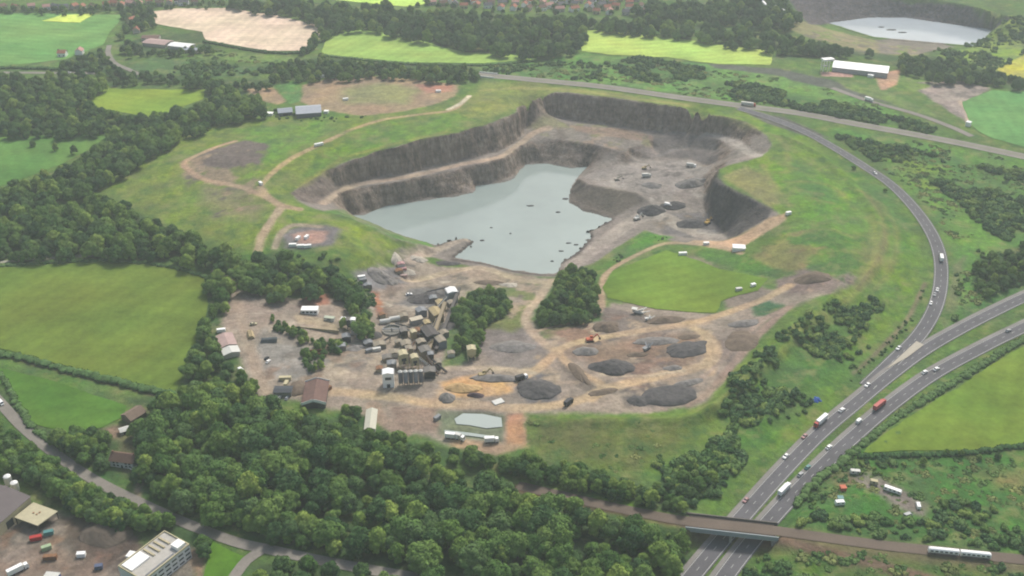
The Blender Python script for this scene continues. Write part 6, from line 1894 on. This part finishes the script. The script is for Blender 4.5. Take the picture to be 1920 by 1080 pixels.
excavator('tan excavator below the lagoon yard', 905, 706, .3, TANP, 1.2)
lorry('white dumper on the light ramp in the pit', ground_spot(1253, 388), -.6, WHITE, WHITE, 8)
lorry('white dumper on the upper quarry floor', ground_spot(1296, 313), -.3, WHITE, PALE, 10)
lorry('pale dumper beside the upper excavator', ground_spot(1212, 332), .1, PALE, PALE, 9)

# stockpiles ---------------------------------------------------------------------
def heap(label, px, py, rx, ry, h, rz, mat, top=0.0, rough=.18, seed=1, name='stockpile', group=None):
    c = at(px, py)
    rx, ry, h = rx * 1.2, ry * 1.2, h * .9
    r = random.Random(seed)
    n, rings = 44, 12
    vs, fs = [], []
    ca, sa = math.cos(rz), math.sin(rz)
    for j in range(rings + 1):
        u = j / rings
        for i in range(n):
            a = 6.2832 * i / n
            wv = 1 + 1.6 * rough * float(fbm(c.x + math.cos(a) * 9, c.y + math.sin(a) * 9, 7.0, 44, 3, .6))
            x, y = math.cos(a) * rx * u * wv, math.sin(a) * ry * u * wv
            X, Y = x * ca - y * sa, x * sa + y * ca
            g = float(hz(c.x + X, c.y + Y)) - c.z
            prof = min(1.0, (1 - u) / (1 - top)) if top < 1 else 1
            prof = prof ** 0.92
            z = g + h * prof + (h * .26 * float(fbm(c.x + X, c.y + Y, 6.0, 47, 3, .6)) if 0 < u < 1 else 0)
            if u == 1: z = g - .4
            vs.append((X, Y, z))
    for j in range(rings):
        for i in range(n): fs.append((j*n + i, (j+1)*n + i, (j+1)*n + (i+1) % n, j*n + (i+1) % n))
    o = mesh_obj(name, vs, fs, mat, None)
    o.location = c
    return tagit(o, label, 'stockpile', group)
SP = 'stockpiles'
heap('large dark stone stockpile with pale ramp edge', 1150, 690, 14, 9, 5, -.2, DSTONE, .3, seed=2, group=SP)
heap('oval brown grey heap left of the large dark stockpile', 1099, 660, 8, 6, 4, 0, GSTONE, .2, seed=3, group=SP)
heap('round scrap heap beside the orange excavator', 1137, 615, 9, 8, 4.5, 0, BSTONE, .3, .3, seed=4, group=SP)
heap('low black stone heap inside the haul loop', 1290, 655, 13, 9, 3, .2, DSTONE, .5, .3, seed=5, group=SP)
heap('small brown heap in the middle of the haul loop', 1197, 665, 7, 3, 2, .1, BSTONE, .2, seed=6, group=SP)
heap('long grey heap at the top of the haul loop', 1230, 640, 15, 6, 2.6, 0, GSTONE, .3, seed=7, group=SP)
heap('flat dark stone bed in the corner of the stock yard', 1255, 742, 16, 10, 2.2, .15, DSTONE, .7, .1, seed=8, group=SP)
heap('small dark heap left of the flat stone bed', 1196, 752, 7, 6, 3.2, 0, DSTONE, .1, seed=9, group=SP)
heap('big dark grey heap behind the pond', 1010, 730, 13, 11, 4.5, .2, DSTONE, .3, seed=10, group=SP)
heap('long thin brown ridge left of the loop', 1085, 700, 4, 14, 2.6, .35, BSTONE, .2, seed=11, group=SP)
heap('brown mound at the right end of the works', 1525, 522, 13, 9, 5, 0, BSTONE, .2, seed=12, group=SP)
heap('grey mound along the right track', 1392, 640, 10, 13, 3, -.5, BSTONE, .3, seed=13, group=SP)
heap('low brown mound below the lawn', 1245, 600, 13, 6, 3, .05, BSTONE, .3, seed=14, group=SP)
heap('grey mound beside the green hollow', 1395, 607, 10, 5, 2.6, .1, GSTONE, .3, seed=15, group=SP)
heap('dark pointed heap by the ramp in the pit', 1222, 396, 11, 8, 7, 0, DSTONE, .05, seed=16, group=SP)
heap('dark low heap on the pit floor below the dig', 1297, 420, 14, 7, 4, 0, DSTONE, .3, seed=17, group=SP)
heap('grey stone heap at the edge of the upper pit floor', 1295, 345, 12, 8, 5, .2, GSTONE, .3, seed=18, group=SP)
heap('blue grey heap in the middle of the pit floor', 1222, 348, 9, 6, 3.5, 0, GSTONE, .2, seed=19, group=SP)
heap('dark heap at the foot of the dig face', 1262, 386, 10, 7, 5, .1, DSTONE, .2, seed=20, group=SP)
heap('broad dark stockpile left of the hopper tower', 800, 562, 15, 10, 6, .2, DSTONE, .3, seed=21, group=SP)
heap('grey chippings heap below the jetty', 715, 522, 11, 8, 5, 0, GSTONE, .2, seed=22, group=SP)
heap('brown gravel heap beside the rusty roofed shed', 560, 728, 6, 8, 3, 0, BSTONE, .3, seed=23, group=SP)
heap('golden sand heap behind the pond yard', 868, 728, 12, 6, 4, 0, OSAND, .2, seed=24, group=SP)
heap('grey pointed heap in front of the golden sand', 838, 746, 5, 5, 4.5, 0, GSTONE, .05, seed=25, group=SP)
heap('long dark heap behind the golden sand', 930, 710, 14, 4.5, 3, -.1, GSTONE, .3, seed=26, group=SP)
heap('dark purple brown heap on the golden sand', 893, 742, 5.5, 2.6, 2.2, -.1, plain('purple_brown_stone', C(96,84,88), .95, .2), .3, seed=27, group=SP)
heap('brown spoil mound in the builders yard', 195, 1000, 13, 9, 4, -.2, plain('brown_earth', C(108,98,88), .95, .2, .3), .3, seed=28, group=SP)
heap('grey brown mound in the stone yard left of centre', 960, 650, 14, 8, 3, 0, GSTONE, .4, seed=29, group=SP)
heap('pale rock heap by the lake corner', 745, 488, 5, 8, 3, .3, LSTONE, .2, .35, seed=30, group=SP)

heap('pale rubble heap at the root of the jetty', 785, 487, 7, 4, 2.2, .4, LSTONE, .3, .4, seed=31, group=SP)
heap('grey rubble heap beside the jetty track', 765, 508, 5, 4, 2.2, 0, LSTONE, .2, .4, seed=32, group=SP)
heap('dark heap between the jetty and the front shore', 838, 494, 9, 4, 2, .2, DSTONE, .3, .3, seed=33, group=SP)
heap('brown heap on the bare bank behind the works copse', 915, 530, 12, 5, 2.2, 0, BSTONE, .3, .3, seed=34, group=SP)
heap('pale stone heap right of the bare bank', 955, 535, 7, 4, 1.8, 0, LSTONE, .3, .4, seed=35, group=SP)
heap('dark stone heap beside the round tank', 700, 628, 6, 5, 3, 0, DSTONE, .2, seed=36, group=SP)
heap('grey rubble heap along the yard edge by the plant', 668, 652, 8, 3.5, 2, .3, GSTONE, .3, .4, seed=37, group=SP)
heap('dark stone bed right of the conveyors', 838, 612, 5, 9, 2.2, -.3, DSTONE, .3, seed=38, group=SP)
heap('brown heap between the dark stockpile and the haul loop', 1130, 735, 9, 3.5, 2, .3, BSTONE, .2, seed=39, group=SP)
heap('small grey heap by the right bend of the haul loop', 1262, 690, 6, 3, 1.8, 0, GSTONE, .2, seed=41, group=SP)
heap('brown heap inside the top right of the haul loop', 1290, 632, 8, 3.5, 2, .1, BSTONE, .2, seed=42, group=SP)
heap('grey rubble ridge above the flat stone bed', 1290, 718, 10, 3, 1.8, .3, GSTONE, .2, seed=43, group=SP)
# rocks standing out of the lake ----------------------------------------------
def rock_(label, px, py, rx, ry, h, seed, z=WATER, mat=DSTONE):
    x, y = plane(px, py, z)
    r = random.Random(seed)
    bm = bmesh.new(); bmesh.ops.create_icosphere(bm, subdivisions=2, radius=1)
    for v in bm.verts:
        k = 1 + .3 * (r.random() - .5)
        v.co = Vector((v.co.x * rx * k, v.co.y * ry * k, v.co.z * h * k))
    me = bpy.data.meshes.new('rock'); bm.to_mesh(me); bm.free(); me.materials.append(mat)
    o = bpy.data.objects.new('rock', me); COL.objects.link(o); o.location = (x, y, z - .1)
    return tagit(o, label, 'rock', 'rocks in the lake')
for i, (px, py, rx, ry, lab) in enumerate(((994,386,3.8,1.4,'long dark rock in the upper middle of the lake'), (1046,398,2.6,1.4,'dark rock right of the long one in the lake'), (904,451,2.4,1.2,'small rock off the tip of the jetty'),
        (1066,456,2.6,1,'flat rock near the right shore of the lake'), (1080,459,2.4,1,'flat rock nearest the right shore'), (1052,471,2.6,.9,'low rock below the pair of flat rocks'), (1035,490,1.8,.8,'tiny rock near the front shore'),
        (921,427,1.6,.9,'small rock in the middle of the lake'), (957,438,1.2,.8,'tiny rock in the middle of the lake'), (1060,373,3.5,2,'dark rocks at the foot of the tip'))):
    rock_(lab, px, py, rx, ry, .9, i)
for i, (px, py, rx, lab) in enumerate(((1652,51,5,'left rock islet in the far lake'), (1672,56,8,'middle rock islet in the far lake'), (1692,61,6,'right rock islet in the far lake'))):
    rock_(lab, px, py, rx, rx * .35, 1.2, i + 20, -20.0)

# boulders edging the jetty and the near shores
br = random.Random(9)
for i, (px, py) in enumerate([(822,458),(834,455),(846,452),(858,449),(868,447),(880,449),(887,454),(880,460),(872,466),(862,473),(855,479),(1052,493),(1060,488),(1070,483),(1080,476),(1088,468),(1096,460),(1104,450),(1108,444),(1104,437),(1114,431),(1126,425),(1138,419)]):
    where = 'on the jetty edge' if i < 11 else 'on the right shore of the lake'
    k_ = i if i < 11 else i - 11
    o = rock_('dark boulder %s, %s from its %s end' % (where, ('first','second','third','fourth','fifth','sixth','seventh','eighth','ninth','tenth','eleventh','twelfth')[k_], 'inner' if i < 11 else 'near'), px + br.uniform(-4, 4), py + br.uniform(-2, 3.5), br.uniform(.8, 3.0), br.uniform(.7, 1.8), br.uniform(.9, 2.2), i + 50, WATER, plain('wet_rock', C(104,98,92), .8, .35, .6))
    o.name = 'boulder'; o['category'] = 'boulder'; o['group'] = 'boulders along the shores'
# caravan ground, lower right -----------------------------------------------------
def caravan(label, px, py, rz, L, mat=WHITE):
    x, y, z = ground_spot(px, py)
    t = thing('caravan', label, 'caravan', (x, y, z), rz, 'caravans on the lower right ground')
    MB().prism([(-L/2, .5), (L/2, .5), (L/2 + .1, 1.4), (L/2 - .3, 2.7), (-L/2 + .2, 2.8), (-L/2 - .1, 1.4)], -1.2, 1.2).make('body', mat, t)
    for i in range(max(1, int(L / 2.5))):
        u = -L/2 + L * (i + .5) / max(1, int(L / 2.5))
        for s in (-1, 1): MB().box(u - .55, u + .55, s * 1.2 - .04, s * 1.2 + .04, 1.4, 2.2).make('window', GLASS, t)
    wheels(t, [(0, -1.05), (0, 1.05)], .35, .22)
    return t
caravan('pale caravan at the top of the caravan ground', 1603, 888, -.1, 6, PALE)
caravan('long white mobile home on the caravan ground', 1673, 922, -.55, 10)
caravan('small pale caravan between the two mobile homes', 1638, 907, -.3, 4.5, CREAM)
van('white van at the lower end of the caravan ground', ground_spot(1721, 950), 1.4, WHITE)
van('pale van below the white van', ground_spot(1702, 968), .4, SILV)
caravan('white caravan alone left of the caravan ground', 1574, 946, .1, 5.5)
flat_block('hut', 'small orange roofed hut on the caravan ground', 'hut', (1575, 919), (1585, 918), 3, 2.3, ORANGEP, ORANGEP)
flat_block('hut', 'teal roofed hut above the lone caravan', 'hut', (1570, 938), (1580, 938), 2.5, 2.2, PALE, TEALP)
o = heap('crumpled blue tarpaulin on the grass left of the motorway', 1530, 750, 3.2, 2.4, 1.6, .3, BLUEP, .1, .6, seed=40, name='tarpaulin'); o['category'] = 'tarpaulin'
# builders yard clutter, lower left
container('red container beside the loading canopy', 68, 1012, .3, REDP, 6)
container('teal container behind the red one in the builders yard', 92, 1002, .3, TEALP, 5)
container('white container in the middle of the builders yard', 153, 1043, .1, WHITE, 4.5)
container('pale green tank unit in the builders yard', 88, 1030, .5, plain('pale_green_paint', C(176,200,160), .7), 5)
container('blue container at the lower middle of the builders yard', 186, 1066, .2, plain('dull_blue', C(100,112,140), .7), 4)
container('rusty container in the builders yard', 95, 1048, .1, RUST, 7)
lorry('white lorry at the bottom of the builders yard', ground_spot(35, 1072), .75, WHITE, WHITE, 11)
flat_block('stair_shed', 'white lean to shed left of the white block', 'shed', (244, 1052), (252, 1042), 4, 3, WHITE, WHITE)
flat_block('builders_hut', 'grey roofed hut at the lower edge of the builders yard', 'hut', (85, 1088), (110, 1090), 6, 3, BLUEP, PALE)
# ------------------------------------------------------------------ haze
def haze():
    bm = bmesh.new()
    bmesh.ops.create_cube(bm, size=1.0)
    me = bpy.data.meshes.new('haze'); bm.to_mesh(me); bm.free()
    o = bpy.data.objects.new('haze', me); COL.objects.link(o)
    lo, hi = -55.0, 416.0
    o.scale = (14200, 11700, hi - lo); o.location = (0, 2750, (hi + lo) / 2)
    m = bpy.data.materials.new('air'); m.use_nodes = True
    nt = m.node_tree; nt.nodes.clear()
    v = nt.nodes.new('ShaderNodeVolumePrincipled'); out = nt.nodes.new('ShaderNodeOutputMaterial')
    v.inputs['Color'].default_value = (0.86, 0.93, 1.0, 1)
    v.inputs['Density'].default_value = 0.00014
    v.inputs['Anisotropy'].default_value = 0.2
    nt.links.new(v.outputs[0], out.inputs['Volume'])
    me.materials.append(m)
    m.cycles.homogeneous_volume = True
    o['kind'] = 'stuff'; o['label'] = 'pale summer haze filling the air'; o['category'] = 'haze'
haze()

# where several things still share a label, tell them apart by their order across the view
ORDW = ['leftmost', 'second from left', 'third from left', 'fourth from left', 'fifth from left', 'sixth from left', 'seventh from left', 'eighth from left', 'ninth from left', 'tenth from left',
        'eleventh from left', 'twelfth from left', 'thirteenth from left', 'fourteenth from left', 'fifteenth from left', 'sixteenth from left', 'seventeenth from left', 'eighteenth from left', 'nineteenth from left', 'twentieth from left', 'twenty-first from left', 'twenty-second from left', 'twenty-third from left', 'twenty-fourth from left', 'twenty-fifth from left', 'twenty-sixth from left', 'twenty-seventh from left', 'twenty-eighth from left']
byl = {}
for o in scene.objects:
    if o.parent is None and o.get('label') and o.get('category'): byl.setdefault(o['label'], []).append(o)
for lab, os_ in byl.items():
    if 1 < len(os_) <= len(ORDW) and len(lab.split()) <= 13:
        for i, o in enumerate(sorted(os_, key=lambda q: q.location.x / q.location.y)): o['label'] = lab + ', ' + ORDW[i]
